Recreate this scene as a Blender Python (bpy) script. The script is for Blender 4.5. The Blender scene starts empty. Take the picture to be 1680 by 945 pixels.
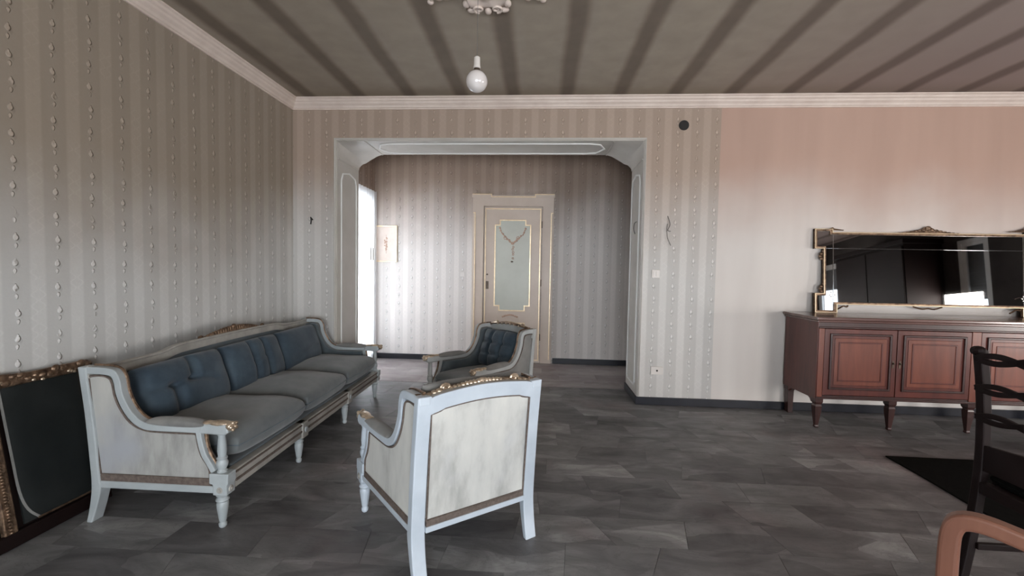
import bpy, bmesh, math, random
from mathutils import Vector, Matrix
random.seed(7)
PI = math.pi
scene = bpy.context.scene
COL = scene.collection

# ------------------------------------------------------------------ camera
F, YAW, PITCH, ROLL = 706.5, -0.0622, -0.0427, 0.0183
cd = bpy.data.cameras.new('camera'); co = bpy.data.objects.new('camera', cd); COL.objects.link(co)
cd.sensor_width = 36.0; cd.lens = 36.0 * F / 1680.0; cd.clip_start = 0.05
fw = Vector((math.sin(YAW)*math.cos(PITCH), math.cos(YAW)*math.cos(PITCH), math.sin(PITCH)))
r0 = Vector((math.cos(YAW), -math.sin(YAW), 0)); u0 = r0.cross(fw)
rr = math.cos(ROLL)*r0 + math.sin(ROLL)*u0; uu = -math.sin(ROLL)*r0 + math.cos(ROLL)*u0
m4 = Matrix(((rr.x, uu.x, -fw.x, 0), (rr.y, uu.y, -fw.y, 0), (rr.z, uu.z, -fw.z, 1.25), (0, 0, 0, 1)))
co.matrix_world = m4
scene.camera = co

# ------------------------------------------------------------------ world, lights, exposure
scene.view_settings.view_transform = 'Standard'; scene.view_settings.look = 'None'
scene.view_settings.gamma = 1.0; scene.view_settings.use_curve_mapping = False
scene.view_settings.exposure = 0.78
w = bpy.data.worlds.new('overcast_sky'); scene.world = w; w.use_nodes = True
bg = w.node_tree.nodes['Background']; bg.inputs[0].default_value = (0.86, 0.93, 1.0, 1); bg.inputs[1].default_value = 4.0

def area(name, loc, rot, sx, sy, power, col):
    l = bpy.data.lights.new(name, 'AREA'); l.shape = 'RECTANGLE'; l.size = sx; l.size_y = sy
    l.energy = power; l.color = col
    o = bpy.data.objects.new(name, l); o.location = loc; o.rotation_euler = rot; COL.objects.link(o)
    return o
# area lamps for daylight at each opening; rear and side windows are added (light faces -Z of the lamp)
area('added_rear_daylight', (0.4, -2.52, 0.98), (PI/2, 0, 0), 2.6, 1.35, 75, (0.92, 0.96, 1.0))
area('added_rear_right_daylight', (4.3, -2.52, 0.98), (PI/2, 0, 0), 1.5, 1.35, 75, (1.0, 0.93, 0.88))
area('daylight_side_window', (6.52, 1.05, 0.95), (PI/2, 0, PI/2), 0.6, 1.0, 42, (1.0, 0.93, 0.88))
area('daylight_hall_door', (-2.335, 5.05, 1.15), (PI/2, 0, -PI/2), 0.65, 2.0, 20, (0.97, 0.98, 1.0))

# ------------------------------------------------------------------ material helpers
class NT:
    def __init__(s, name):
        s.m = bpy.data.materials.new(name); s.m.use_nodes = True
        s.t = s.m.node_tree; s.n = s.t.nodes; s.l = s.t.links
        s.b = s.n['Principled BSDF']
    def node(s, ty, **kw):
        n = s.n.new(ty)
        for k, v in kw.items(): setattr(n, k, v)
        return n
    def put(s, sock, v):
        if v is None: return
        if hasattr(v, 'links'): s.l.new(v, sock)
        else: sock.default_value = v
    def math(s, op, a, b=None, c=None, clamp=False):
        n = s.node('ShaderNodeMath', operation=op); n.use_clamp = clamp
        s.put(n.inputs[0], a); s.put(n.inputs[1], b); s.put(n.inputs[2], c)
        return n.outputs[0]
    def mix(s, f, a, b, mode='MIX'):
        n = s.node('ShaderNodeMix', data_type='RGBA', blend_type=mode)
        s.put(n.inputs[0], f); s.put(n.inputs[6], a); s.put(n.inputs[7], b)
        return n.outputs[2]
    def pos(s):
        g = s.node('ShaderNodeNewGeometry'); x = s.node('ShaderNodeSeparateXYZ'); s.l.new(g.outputs[0], x.inputs[0])
        return g.outputs[0], x.outputs[0], x.outputs[1], x.outputs[2]
    def objco(s):
        g = s.node('ShaderNodeTexCoord'); x = s.node('ShaderNodeSeparateXYZ'); s.l.new(g.outputs[3], x.inputs[0])
        return g.outputs[3], x.outputs[0], x.outputs[1], x.outputs[2]
    def noise(s, vec, scale, detail=4, rough=0.55, stretch=None, dist=0.0):
        if stretch:
            mp = s.node('ShaderNodeMapping'); mp.inputs[3].default_value = stretch; s.l.new(vec, mp.inputs[0]); vec = mp.outputs[0]
        n = s.node('ShaderNodeTexNoise'); n.inputs['Scale'].default_value = scale; n.inputs['Detail'].default_value = detail
        n.inputs['Roughness'].default_value = rough; n.inputs['Distortion'].default_value = dist; s.l.new(vec, n.inputs['Vector'])
        return n.outputs[0]
    def ramp(s, f, stops, interp='LINEAR'):
        n = s.node('ShaderNodeValToRGB'); s.l.new(f, n.inputs[0]); e = n.color_ramp.elements; n.color_ramp.interpolation = interp
        while len(e) < len(stops): e.new(0.5)
        for i, (p, c) in enumerate(stops):
            e[i].position = p; e[i].color = (c[0], c[1], c[2], 1) if isinstance(c, (tuple, list)) else (c, c, c, 1)
        return n.outputs[0]
    def sstep(s, v, a, b):
        n = s.node('ShaderNodeMapRange', interpolation_type='SMOOTHSTEP'); s.put(n.inputs[0], v)
        n.inputs[1].default_value = a; n.inputs[2].default_value = b
        return n.outputs[0]
    def bump(s, h, strength=0.3, dist=0.01):
        n = s.node('ShaderNodeBump'); n.inputs['Strength'].default_value = strength; n.inputs['Distance'].default_value = dist
        s.l.new(h, n.inputs['Height']); s.l.new(n.outputs[0], s.b.inputs['Normal'])
    def base(s, c): s.put(s.b.inputs['Base Color'], c if hasattr(c, 'links') else (c[0], c[1], c[2], 1))
    def set(s, **kw):
        for k, v in kw.items(): s.put(s.b.inputs[k.replace('_', ' ')], v)
def C4(c): return (c[0], c[1], c[2], 1.0)

def mottled(name, c1, c2, scale=8, rough=0.6, bump=0.15, metallic=0.0, sheen=0.0, stretch=None, bscale=60, bd=0.002, detail=5):
    t = NT(name); v, *_ = t.objco()
    n = t.noise(v, scale, detail, 0.6, stretch)
    t.base(t.ramp(n, [(0.32, c1), (0.68, c2)])); t.set(Roughness=rough, Metallic=metallic)
    if sheen: t.set(Sheen_Weight=sheen)
    if bump: t.bump(t.noise(v, bscale, 3, 0.6, stretch), bump, bd)
    return t.m

M = {}
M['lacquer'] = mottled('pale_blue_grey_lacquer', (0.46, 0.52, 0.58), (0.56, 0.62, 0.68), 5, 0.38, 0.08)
M['lacquer_old'] = mottled('aged_grey_cream_lacquer', (0.27, 0.26, 0.235), (0.40, 0.385, 0.35), 9, 0.42, 0.1)
M['gilt'] = mottled('worn_gilt', (0.26, 0.19, 0.13), (0.80, 0.66, 0.50), 26, 0.28, 0.4, 0.7, bscale=90, bd=0.004)
M['gilt_dark'] = mottled('tarnished_gilt', (0.07, 0.042, 0.028), (0.30, 0.20, 0.13), 30, 0.35, 0.6, 0.7, bscale=80, bd=0.006)
M['braid'] = mottled('brown_gimp_braid', (0.085, 0.065, 0.055), (0.16, 0.125, 0.105), 60, 0.8, 0.4, bscale=200)
M['velvet_blue'] = mottled('deep_blue_velvet', (0.018, 0.036, 0.056), (0.044, 0.072, 0.096), 9, 0.75, 0.15, sheen=0.18)
M['velvet_grey'] = mottled('faded_grey_blue_velvet', (0.085, 0.100, 0.106), (0.145, 0.157, 0.158), 6, 0.8, 0.15, sheen=0.3)
M['velvet_inner'] = mottled('dusty_teal_velvet', (0.07, 0.095, 0.11), (0.11, 0.135, 0.145), 8, 0.8, 0.15, sheen=0.25)
M['pad'] = mottled('dusty_grey_brown_pad', (0.15, 0.15, 0.145), (0.23, 0.225, 0.21), 8, 0.85, 0.15, sheen=0.2)
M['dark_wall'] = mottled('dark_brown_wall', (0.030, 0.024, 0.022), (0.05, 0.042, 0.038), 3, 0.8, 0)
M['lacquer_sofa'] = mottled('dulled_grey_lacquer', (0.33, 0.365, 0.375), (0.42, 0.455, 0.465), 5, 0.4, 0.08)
M['lacquer_far'] = mottled('backlit_grey_green_lacquer', (0.34, 0.355, 0.35), (0.43, 0.445, 0.435), 5, 0.4, 0.08)  # darker copy of the lacquer, far armchair's backlit shade put into the colour
M['black'] = mottled('black_rug_pile', (0.004, 0.004, 0.004), (0.008, 0.008, 0.007), 40, 0.95, 0.3, bscale=300)
M['black'].node_tree.nodes['Principled BSDF'].inputs['Specular IOR Level'].default_value = 0.05
M['porcelain'] = mottled('white_plastic', (0.62, 0.58, 0.54), (0.7, 0.66, 0.62), 5, 0.35, 0)
M['hole'] = mottled('sooty_black', (0.008, 0.008, 0.008), (0.015, 0.013, 0.012), 5, 0.7, 0)
M['cable'] = mottled('grey_cable', (0.10, 0.095, 0.09), (0.16, 0.15, 0.14), 5, 0.5, 0)
M['plaster'] = mottled('cream_pink_plaster', (0.62, 0.52, 0.46), (0.72, 0.62, 0.55), 6, 0.6, 0.2)
M['jamb'] = mottled('off_white_panel_paint', (0.47, 0.44, 0.40), (0.54, 0.51, 0.47), 4, 0.45, 0.1)
M['baseboard'] = mottled('black_marble_skirting', (0.005, 0.006, 0.011), (0.012, 0.014, 0.022), 9, 0.35, 0)
M['frame_white'] = mottled('white_window_paint', (0.70, 0.70, 0.68), (0.78, 0.78, 0.76), 4, 0.4, 0)
M['shutter'] = mottled('grey_shutter', (0.18, 0.18, 0.17), (0.25, 0.25, 0.24), 4, 0.6, 0)
M['curtain'] = mottled('grey_curtain_cloth', (0.35, 0.34, 0.32), (0.5, 0.48, 0.45), 4, 0.9, 0.2)
M['door_cream'] = mottled('cream_door_lacquer', (0.50, 0.41, 0.34), (0.56, 0.47, 0.40), 3, 0.4, 0.05)
M['door_green'] = mottled('pale_sage_panel', (0.46, 0.47, 0.41), (0.52, 0.53, 0.47), 3, 0.4, 0.05)
M['gilt_line'] = mottled('bright_gilt_line', (0.72, 0.56, 0.36), (0.88, 0.72, 0.50), 20, 0.35, 0.1, 0.55)
M['print_brown'] = mottled('faded_brown_print', (0.42, 0.27, 0.20), (0.55, 0.38, 0.29), 50, 0.7, 0)
M['brass_dark'] = mottled('dark_brass', (0.08, 0.06, 0.05), (0.14, 0.11, 0.08), 20, 0.4, 0.1, 0.7)
M['darkboard'] = mottled('smoked_dark_glass', (0.010, 0.013, 0.013), (0.018, 0.021, 0.021), 5, 0.33, 0.02)

def wood(name, c1, c2, rough=0.35, stretch=(1, 1, 0.12), scale=14, coat=0.25):
    t = NT(name); v, *_ = t.objco()
    n = t.noise(v, scale, 6, 0.62, stretch, 0.6); n2 = t.noise(v, 3, 2)
    c = t.ramp(n, [(0.28, c1), (0.72, c2)])
    t.base(t.mix(t.math('MULTIPLY', n2, 0.5), c, C4([x*0.6 for x in c1]))); t.set(Roughness=rough)
    t.set(Coat_Weight=coat, Coat_Roughness=0.22); t.bump(n, 0.08, 0.002)
    return t.m
M['mahogany'] = wood('red_mahogany', (0.062, 0.011, 0.008), (0.150, 0.033, 0.021))
M['mahogany_light'] = wood('inlaid_mahogany_panel', (0.115, 0.027, 0.015), (0.235, 0.066, 0.036))
M['mahogany_top'] = wood('dusty_mahogany_top', (0.10, 0.05, 0.042), (0.19, 0.105, 0.09), 0.22, (0.12, 1, 1), 10, 0.6)
M['mahogany_dark'] = wood('dark_mahogany', (0.028, 0.010, 0.009), (0.065, 0.022, 0.018))
M['dark_wood'] = wood('near_black_walnut', (0.005, 0.002, 0.002), (0.012, 0.0045, 0.004), 0.6, coat=0.0)
M['dark_wood'].node_tree.nodes['Principled BSDF'].inputs['Specular IOR Level'].default_value = 0.2
M['tan_wood'] = wood('reddish_tan_beech', (0.24, 0.10, 0.065), (0.36, 0.165, 0.105), 0.4)

def fabric_white(name='soiled_cream_cloth', k=1.0):
    t = NT(name); v, x, y, z = t.objco()
    n = t.noise(v, 5, 6, 0.62, (1, 1, 0.35)); n2 = t.noise(v, 2.2, 3)
    c = t.ramp(n, [(0.30, (0.33*k, 0.33*k, 0.31*k)), (0.48, (0.56*k, 0.56*k, 0.53*k)), (0.75, (0.70*k, 0.69*k, 0.64*k))])
    c = t.mix(t.sstep(n2, 0.52, 0.75), c, (0.52*k, 0.54*k, 0.57*k, 1)); t.base(c); t.set(Roughness=0.9)
    t.bump(t.noise(v, 260, 2), 0.2, 0.001)
    return t.m
M['cloth_white'] = fabric_white(); M['cloth_dim'] = fabric_white('soiled_cloth_dim', 0.66)  # second is a dimmed copy: weaker light on the sofa side in the colour

def height_tint(t, v, z, col, lo, hi, tint, amt=1.0, vs=0.9):  # mottled tint that grows stronger with height
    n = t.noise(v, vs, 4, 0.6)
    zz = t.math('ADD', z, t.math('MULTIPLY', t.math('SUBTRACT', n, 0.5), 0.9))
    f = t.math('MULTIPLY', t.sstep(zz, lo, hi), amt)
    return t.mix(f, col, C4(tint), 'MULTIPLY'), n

def wallpaper(name, axis, s0, base=(0.50, 0.48, 0.455), lo=1.1, hi=2.1, tint=(0.58, 0.47, 0.41), amt=1.0):
    t = NT(name); v, x, y, z = t.pos(); s = x if axis == 'x' else y
    PT = 0.175
    ph = t.math('SUBTRACT', t.math('FRACT', t.math('ADD', t.math('DIVIDE', t.math('SUBTRACT', s, s0), PT), 0.5)), 0.5)  # -.5...5, 0 at beads
    dx = t.math('MULTIPLY', ph, PT)
    # satin stripe half way between the bead chains
    sat = t.sstep(t.math('ABSOLUTE', ph), 0.27, 0.36)
    # lace inside the satin stripe
    lz = t.math('SINE', t.math('MULTIPLY', z, 2*PI/0.055)); la = t.math('MULTIPLY', t.math('ADD', lz, 1), 0.012)
    lx = t.math('SUBTRACT', t.math('ABSOLUTE', dx), 0.058)
    lace = t.math('SUBTRACT', 1, t.sstep(t.math('ABSOLUTE', t.math('SUBTRACT', lx, la)), 0.002, 0.007))
    lace = t.math('MULTIPLY', lace, t.sstep(t.noise(v, 9, 2), 0.4, 0.6))
    col = t.mix(sat, C4([c*0.93 for c in base]), C4([min(1, c*1.09) for c in base]))
    col = t.mix(t.math('MULTIPLY', lace, 0.3), col, C4([min(1, c*1.35) for c in base]))
    # bead chain: a large lozenge and small ones per repeat, slightly wandering
    wob = t.math('MULTIPLY', t.math('SINE', t.math('MULTIPLY', z, 2*PI/0.36)), 0.004)
    dxx = t.math('ADD', dx, wob)
    def chain(step, off, rx, rz):
        fz = t.math('MULTIPLY', t.math('SUBTRACT', t.math('FRACT', t.math('DIVIDE', t.math('ADD', z, off), step)), 0.5), step)
        d = t.math('SQRT', t.math('ADD', t.math('POWER', t.math('DIVIDE', dxx, rx), 2.0), t.math('POWER', t.math('DIVIDE', fz, rz), 2.0)))
        return t.math('SUBTRACT', 1, t.sstep(d, 0.7, 1.15))
    b1 = chain(0.118, 0.0, 0.0115, 0.015); b2 = chain(0.118, 0.036, 0.007, 0.010); b3 = chain(0.059, 0.014, 0.005, 0.007)
    bead = t.math('MAXIMUM', b1, t.math('MAXIMUM', b2, b3))
    bn = t.sstep(t.noise(v, 14, 2), 0.30, 0.48)
    bead = t.math('MULTIPLY', bead, bn)
    # fine ground pattern and vertical dirt
    g = t.noise(v, 90, 2); st = t.noise(v, 5, 3, 0.6, (1, 1, 0.08) )
    col = t.mix(t.math('MULTIPLY', st, 0.35), col, C4([c*0.72 for c in base]))
    col = t.mix(t.math('MULTIPLY', g, 0.18), col, C4([c*0.6 for c in base]))
    col = t.mix(t.math('MULTIPLY', bead, 0.62), col, (0.86, 0.84, 0.82, 1))
    # painted shadow: small dark crescent beside each bead
    crx = t.math('ABSOLUTE', t.math('DIVIDE', t.math('SUBTRACT', dxx, 0.013), 0.009)); crz = t.math('ABSOLUTE', t.math('SUBTRACT', t.math('FRACT', t.math('DIVIDE', z, 0.118)), 0.40)); cr = t.math('MULTIPLY', t.math('SUBTRACT', 1, t.sstep(t.math('ADD', crx, t.math('MULTIPLY', crz, 7)), 0.5, 1.3)), bn)
    col = t.mix(t.math('MULTIPLY', cr, 0.4), col, C4([c*0.55 for c in base]))
    col, n = height_tint(t, v, z, col, lo, hi, tint, amt)
    t.base(col); t.set(Roughness=t.math('SUBTRACT', 0.72, t.math('MULTIPLY', sat, 0.16)))
    h = t.math('ADD', t.math('MULTIPLY', bead, 1.0), t.math('MULTIPLY', g, 0.06))
    t.bump(h, 0.8, 0.008)
    return t.m
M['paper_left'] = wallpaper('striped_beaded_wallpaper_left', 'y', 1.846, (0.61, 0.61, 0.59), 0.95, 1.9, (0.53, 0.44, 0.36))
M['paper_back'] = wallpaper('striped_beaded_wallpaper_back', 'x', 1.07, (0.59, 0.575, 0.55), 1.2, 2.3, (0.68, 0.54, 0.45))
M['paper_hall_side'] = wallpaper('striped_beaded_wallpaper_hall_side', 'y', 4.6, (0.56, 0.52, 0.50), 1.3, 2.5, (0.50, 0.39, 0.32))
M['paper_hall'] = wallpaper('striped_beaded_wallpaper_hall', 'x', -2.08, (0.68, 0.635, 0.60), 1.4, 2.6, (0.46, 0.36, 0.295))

def plain_wall():
    t = NT('pinkish_plain_wall'); v, x, y, z = t.pos()
    st = t.noise(v, 3.0, 3, 0.6, (1, 1, 0.10)); n = t.noise(v, 1.1, 4)
    c = t.ramp(st, [(0.3, (0.60, 0.56, 0.525)), (0.7, (0.68, 0.64, 0.60))])
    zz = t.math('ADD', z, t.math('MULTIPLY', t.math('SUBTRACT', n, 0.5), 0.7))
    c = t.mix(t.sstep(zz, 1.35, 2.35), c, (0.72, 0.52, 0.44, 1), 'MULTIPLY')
    t.base(c); t.set(Roughness=0.75); t.bump(t.noise(v, 120, 2), 0.15, 0.002)
    return t.m
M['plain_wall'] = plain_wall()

def ceiling_mat():
    t = NT('smoke_ghosted_ceiling'); v, x, y, z = t.pos()
    n = t.noise(v, 1.3, 4); n2 = t.noise(v, 6, 3)
    xx = t.math('ADD', x, t.math('MULTIPLY', t.math('SUBTRACT', n, 0.5), 0.05))
    ph = t.math('ABSOLUTE', t.math('SUBTRACT', t.math('FRACT', t.math('ADD', t.math('DIVIDE', t.math('ADD', xx, 0.268), 0.481), 0.5)), 0.5))
    band = t.math('SUBTRACT', 1, t.sstep(ph, 0.06, 0.20))
    c = t.ramp(n2, [(0.3, (0.325, 0.275, 0.222)), (0.7, (0.375, 0.32, 0.255))])
    warm = t.sstep(x, 0.8, 3.5); c = t.mix(warm, c, (0.30, 0.235, 0.215, 1))
    c = t.mix(t.math('MULTIPLY', band, 0.92), c, (0.48, 0.44, 0.42, 1), 'MULTIPLY')
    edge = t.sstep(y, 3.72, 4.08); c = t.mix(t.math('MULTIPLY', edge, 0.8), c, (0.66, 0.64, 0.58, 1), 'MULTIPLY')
    t.base(c); t.set(Roughness=0.85)
    return t.m
M['ceiling'] = ceiling_mat()

def marble(name, stops, rough=0.33):
    t = NT(name); v, x, y, z = t.pos()
    oi = t.node('ShaderNodeObjectInfo'); cb = t.node('ShaderNodeCombineXYZ')
    t.l.new(t.math('MULTIPLY', oi.outputs['Random'], 31.7), cb.inputs[2])
    va = t.node('ShaderNodeVectorMath', operation='ADD'); t.l.new(v, va.inputs[0]); t.l.new(cb.outputs[0], va.inputs[1])
    n = t.noise(va.outputs[0], 3.2, 6, 0.6, (0.75, 1.9, 1), 1.2)
    big = t.noise(v, 0.9, 3, 0.5, (0.8, 1.2, 1))
    f = t.math('ADD', t.math('MULTIPLY', n, 0.62), t.math('MULTIPLY', t.math('SUBTRACT', oi.outputs['Random'], 0.5), 0.13))
    mp = t.node('ShaderNodeMapping'); mp.inputs[3].default_value = (0.8, 2.1, 1); t.l.new(va.outputs[0], mp.inputs[0])
    wv = t.node('ShaderNodeTexNoise'); wv.inputs['Scale'].default_value = 3.0; t.l.new(mp.outputs[0], wv.inputs['Vector'])
    wm = t.node('ShaderNodeVectorMath', operation='MULTIPLY_ADD'); t.l.new(wv.outputs['Color'], wm.inputs[0]); wm.inputs[1].default_value = (0.5, 0.5, 0); t.l.new(mp.outputs[0], wm.inputs[2])
    vo = t.node('ShaderNodeTexVoronoi'); vo.inputs['Scale'].default_value = 2.3; t.l.new(wm.outputs[0], vo.inputs['Vector'])
    sx_ = t.node('ShaderNodeSeparateColor'); t.l.new(vo.outputs['Color'], sx_.inputs[0])
    f = t.math('ADD', f, t.math('MULTIPLY', t.math('SUBTRACT', sx_.outputs[0], 0.5), 0.17))
    f = t.math('ADD', f, t.math('MULTIPLY', big, 0.38))
    c = t.ramp(f, stops)
    mv = t.sstep(t.noise(v, 1.4, 3), 0.52, 0.70)
    c = t.mix(t.math('MULTIPLY', mv, 0.5), c, (1.0, 0.80, 0.80, 1), 'MULTIPLY')
    vein = t.math('SUBTRACT', 1, t.sstep(t.math('ABSOLUTE', t.math('SUBTRACT', t.noise(va.outputs[0], 4.5, 5, 0.7, (0.6, 1.6, 1), 2.0), 0.5)), 0.0, 0.02))
    c = t.mix(t.math('MULTIPLY', vein, 0.28), c, C4(stops[0][1]))
    t.base(c); rn = t.noise(v, 7, 4); t.set(Roughness=t.math('ADD', t.math('MULTIPLY', rn, 0.35), rough - 0.12))
    t.bump(rn, 0.05, 0.003)
    return t.m
M['marble'] = marble('grey_marble_slab', [(0.28, (0.055, 0.053, 0.054)), (0.45, (0.125, 0.122, 0.123)), (0.60, (0.20, 0.197, 0.196)), (0.76, (0.38, 0.375, 0.368))], 0.42)
M['marble_hall'] = marble('mauve_grey_marble_slab', [(0.30, (0.20, 0.17, 0.168)), (0.5, (0.30, 0.265, 0.262)), (0.75, (0.42, 0.385, 0.38))], 0.38)
M['grout'] = mottled('dark_joint', (0.085, 0.082, 0.081), (0.12, 0.117, 0.115), 20, 0.8, 0.1)

def glassy(name, tint=(1, 1, 1), rough=0.0):
    t = NT(name); n = t.n; n.remove(t.b)
    tr = n.new('ShaderNodeBsdfTransparent'); tr.inputs[0].default_value = C4(tint)
    gl = n.new('ShaderNodeBsdfGlossy'); gl.inputs['Roughness'].default_value = rough
    lw = n.new('ShaderNodeLayerWeight'); mx = n.new('ShaderNodeMixShader')
    fr = t.math('ADD', t.math('MULTIPLY', t.math('POWER', lw.outputs['Facing'], 5.0), 0.6), 0.04)
    t.l.new(fr, mx.inputs[0]); t.l.new(tr.outputs[0], mx.inputs[1]); t.l.new(gl.outputs[0], mx.inputs[2])
    t.l.new(mx.outputs[0], n['Material Output'].inputs[0]); return t.m
M['glass'] = glassy('window_glass', (0.97, 0.98, 1))
def mirror_mat(name, c, r):
    t = NT(name); t.base(c); t.set(Metallic=1.0, Roughness=r); return t.m
M['mirror'] = mirror_mat('silvered_mirror', (0.36, 0.36, 0.355), 0.02)
M['mirror_line'] = mirror_mat('bevelled_mirror_edge', (0.85, 0.86, 0.85), 0.15)
t = NT('opal_bulb_glass'); t.base((0.66, 0.62, 0.60)); t.set(Roughness=0.12, Coat_Weight=0.6); M['bulb'] = t.m

# ------------------------------------------------------------------ mesh helpers
class MB:
    def __init__(s): s.v = []; s.f = []; s.mi = []; s.cm = 0
    def add(s, vs, fs):
        o = len(s.v); s.v += [tuple(p) for p in vs]; s.f += [tuple(i+o for i in f) for f in fs]; s.mi += [s.cm]*len(fs)
    def box(s, x0, x1, y0, y1, z0, z1):
        s.add([(x0,y0,z0),(x1,y0,z0),(x1,y1,z0),(x0,y1,z0),(x0,y0,z1),(x1,y0,z1),(x1,y1,z1),(x0,y1,z1)],
              [(0,3,2,1),(4,5,6,7),(0,1,5,4),(1,2,6,5),(2,3,7,6),(3,0,4,7)])
    def poly(s, pts, fn, a, b):
        """prism of 2-D outline pts between depths a and b; fn(u, v, depth) -> xyz"""
        n = len(pts)
        s.add([fn(u, v, a) for u, v in pts] + [fn(u, v, b) for u, v in pts],
              [tuple(range(n))[::-1], tuple(range(n, 2*n))] + [(i, (i+1) % n, n+(i+1) % n, n+i) for i in range(n)])
    def ribbon(s, path, wl, wr, fn, a, b, closed=False):
        n = len(path); L = []; R = []
        for i in range(n):
            p = Vector(path[i])
            pa = Vector(path[i-1]) if (i > 0 or closed) else None
            pb = Vector(path[(i+1) % n]) if (i < n-1 or closed) else None
            da = (p-pa).normalized() if pa is not None else None
            db = (pb-p).normalized() if pb is not None else None
            if da is None: da = db
            if db is None: db = da
            na = Vector((-da.y, da.x)); nb = Vector((-db.y, db.x)); m = na+nb
            m = m/max(m.dot(m)/2, 0.7) if m.length > 1e-6 else na
            L.append(p+m*wl); R.append(p-m*wr)
        k = n if closed else n-1; V = []
        for i in range(n):
            V += [fn(L[i].x, L[i].y, a), fn(R[i].x, R[i].y, a), fn(R[i].x, R[i].y, b), fn(L[i].x, L[i].y, b)]
        Fc = []
        for i in range(k):
            p = 4*i; q = 4*((i+1) % n)
            for e in range(4): Fc.append((p+e, p+(e+1) % 4, q+(e+1) % 4, q+e))
        if not closed: Fc += [(3, 2, 1, 0), (4*n-4, 4*n-3, 4*n-2, 4*n-1)]
        s.add(V, Fc)
    def tube(s, pts, r, n=8, closed=False):
        pts = [Vector(p) for p in pts]; N = len(pts); V = []; up = None
        rs = r if isinstance(r, (list, tuple)) else [r]*N
        for i in range(N):
            a = pts[i-1] if (i > 0 or closed) else pts[i]; b = pts[(i+1) % N] if (i < N-1 or closed) else pts[i]
            d = (b-a).normalized()
            if up is None: up = Vector((0,0,1)) if abs(d.z) < 0.9 else Vector((1,0,0))
            x = d.cross(up).normalized(); up = x.cross(d).normalized()
            for k in range(n):
                t = 2*PI*k/n; V.append(pts[i] + (x*math.cos(t)+up*math.sin(t))*rs[i])
        Fc = []
        for i in range(N if closed else N-1):
            p = i*n; q = ((i+1) % N)*n
            for k in range(n): Fc.append((p+k, p+(k+1) % n, q+(k+1) % n, q+k))
        if not closed: Fc += [tuple(range(n))[::-1], tuple(range((N-1)*n, N*n))]
        s.add(V, Fc)
    def lathe(s, prof, c=(0,0,0), n=16, axis='z'):
        V = []
        for r, h in prof:
            for k in range(n):
                t = 2*PI*k/n; a, b = r*math.cos(t), r*math.sin(t)
                V.append({'z': (c[0]+a, c[1]+b, c[2]+h), 'y': (c[0]+a, c[1]+h, c[2]-b), 'x': (c[0]+h, c[1]+a, c[2]+b)}[axis])
        Fc = [(i*n+k, i*n+(k+1) % n, (i+1)*n+(k+1) % n, (i+1)*n+k) for i in range(len(prof)-1) for k in range(n)]
        Fc += [tuple(range(n))[::-1], tuple(range((len(prof)-1)*n, len(prof)*n))]
        s.add(V, Fc)
    def ball(s, c, rx, ry=None, rz=None, n=12, m=8):
        ry = ry or rx; rz = rz or rx; V = [(c[0], c[1], c[2]-rz)]; Fc = []
        for j in range(1, m):
            a = -PI/2+PI*j/m
            for k in range(n):
                t = 2*PI*k/n; V.append((c[0]+rx*math.cos(a)*math.cos(t), c[1]+ry*math.cos(a)*math.sin(t), c[2]+rz*math.sin(a)))
        V.append((c[0], c[1], c[2]+rz)); e = len(V)-1
        for k in range(n): Fc.append((0, 1+(k+1) % n, 1+k)); Fc.append((e, 1+(m-2)*n+k, 1+(m-2)*n+(k+1) % n))
        for j in range(m-2):
            for k in range(n): p = 1+j*n; Fc.append((p+k, p+(k+1) % n, p+n+(k+1) % n, p+n+k))
        s.add(V, Fc)
    def xf(s, fn): s.v = [tuple(fn(*p)) for p in s.v]; return s
    def build(s, name, mats, parent=None, smooth=False, bevel=0.0, loc=None, rot=None, seg=2, autosmooth=True):
        me = bpy.data.meshes.new(name); me.from_pydata(s.v, [], s.f)
        if not isinstance(mats, (list, tuple)): mats = [mats]
        for m in mats: me.materials.append(M[m])
        if len(mats) > 1: me.polygons.foreach_set('material_index', s.mi)
        bm = bmesh.new(); bm.from_mesh(me); bmesh.ops.recalc_face_normals(bm, faces=bm.faces); bm.to_mesh(me); bm.free()
        if smooth:
            me.polygons.foreach_set('use_smooth', [True]*len(me.polygons))
            if autosmooth: me.set_sharp_from_angle(angle=math.radians(42))
        o = bpy.data.objects.new(name, me); COL.objects.link(o)
        if parent: o.parent = parent
        if loc: o.location = loc
        if rot: o.rotation_euler = rot
        if bevel:
            b = o.modifiers.new('bevel', 'BEVEL'); b.width = bevel; b.segments = seg; b.limit_method = 'ANGLE'; b.angle_limit = math.radians(35)
            b.harden_normals = False
        return o
def empty(name, label, cat, loc=(0,0,0), rz=0.0, group=None, rot=None):
    o = bpy.data.objects.new(name, None); COL.objects.link(o); o.location = loc; o.rotation_euler = rot or (0,0,rz)
    o.empty_display_size = 0.1
    o['label'] = label; o['category'] = cat
    if group: o['group'] = group
    return o
def tag(o, label, cat, group=None):
    o['label'] = label; o['category'] = cat
    if group: o['group'] = group
    return o
def struct(mb, name, mats, label=None, **kw):
    o = mb.build(name, mats, **kw); o['kind'] = 'structure'
    o['label'] = label or name.replace('_', ' '); o['category'] = name.split('_')[0]
    return o
def smooth_path(pts, k=6, closed=False):
    """Catmull-Rom through 2-D or 3-D points"""
    P = [Vector(p) for p in pts]; n = len(P); out = []
    for i in range(n if closed else n-1):
        if closed: a, b, c, d = P[i-1], P[i], P[(i+1) % n], P[(i+2) % n]
        else: a, b, c, d = P[max(i-1, 0)], P[i], P[i+1], P[min(i+2, n-1)]
        for j in range(k):
            t = j/k
            out.append(0.5*((2*b)+(c-a)*t+(2*a-5*b+4*c-d)*t*t+(3*b-a-3*c+d)*t**3))
    if not closed: out.append(P[-1])
    return [tuple(p) for p in out]

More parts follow.
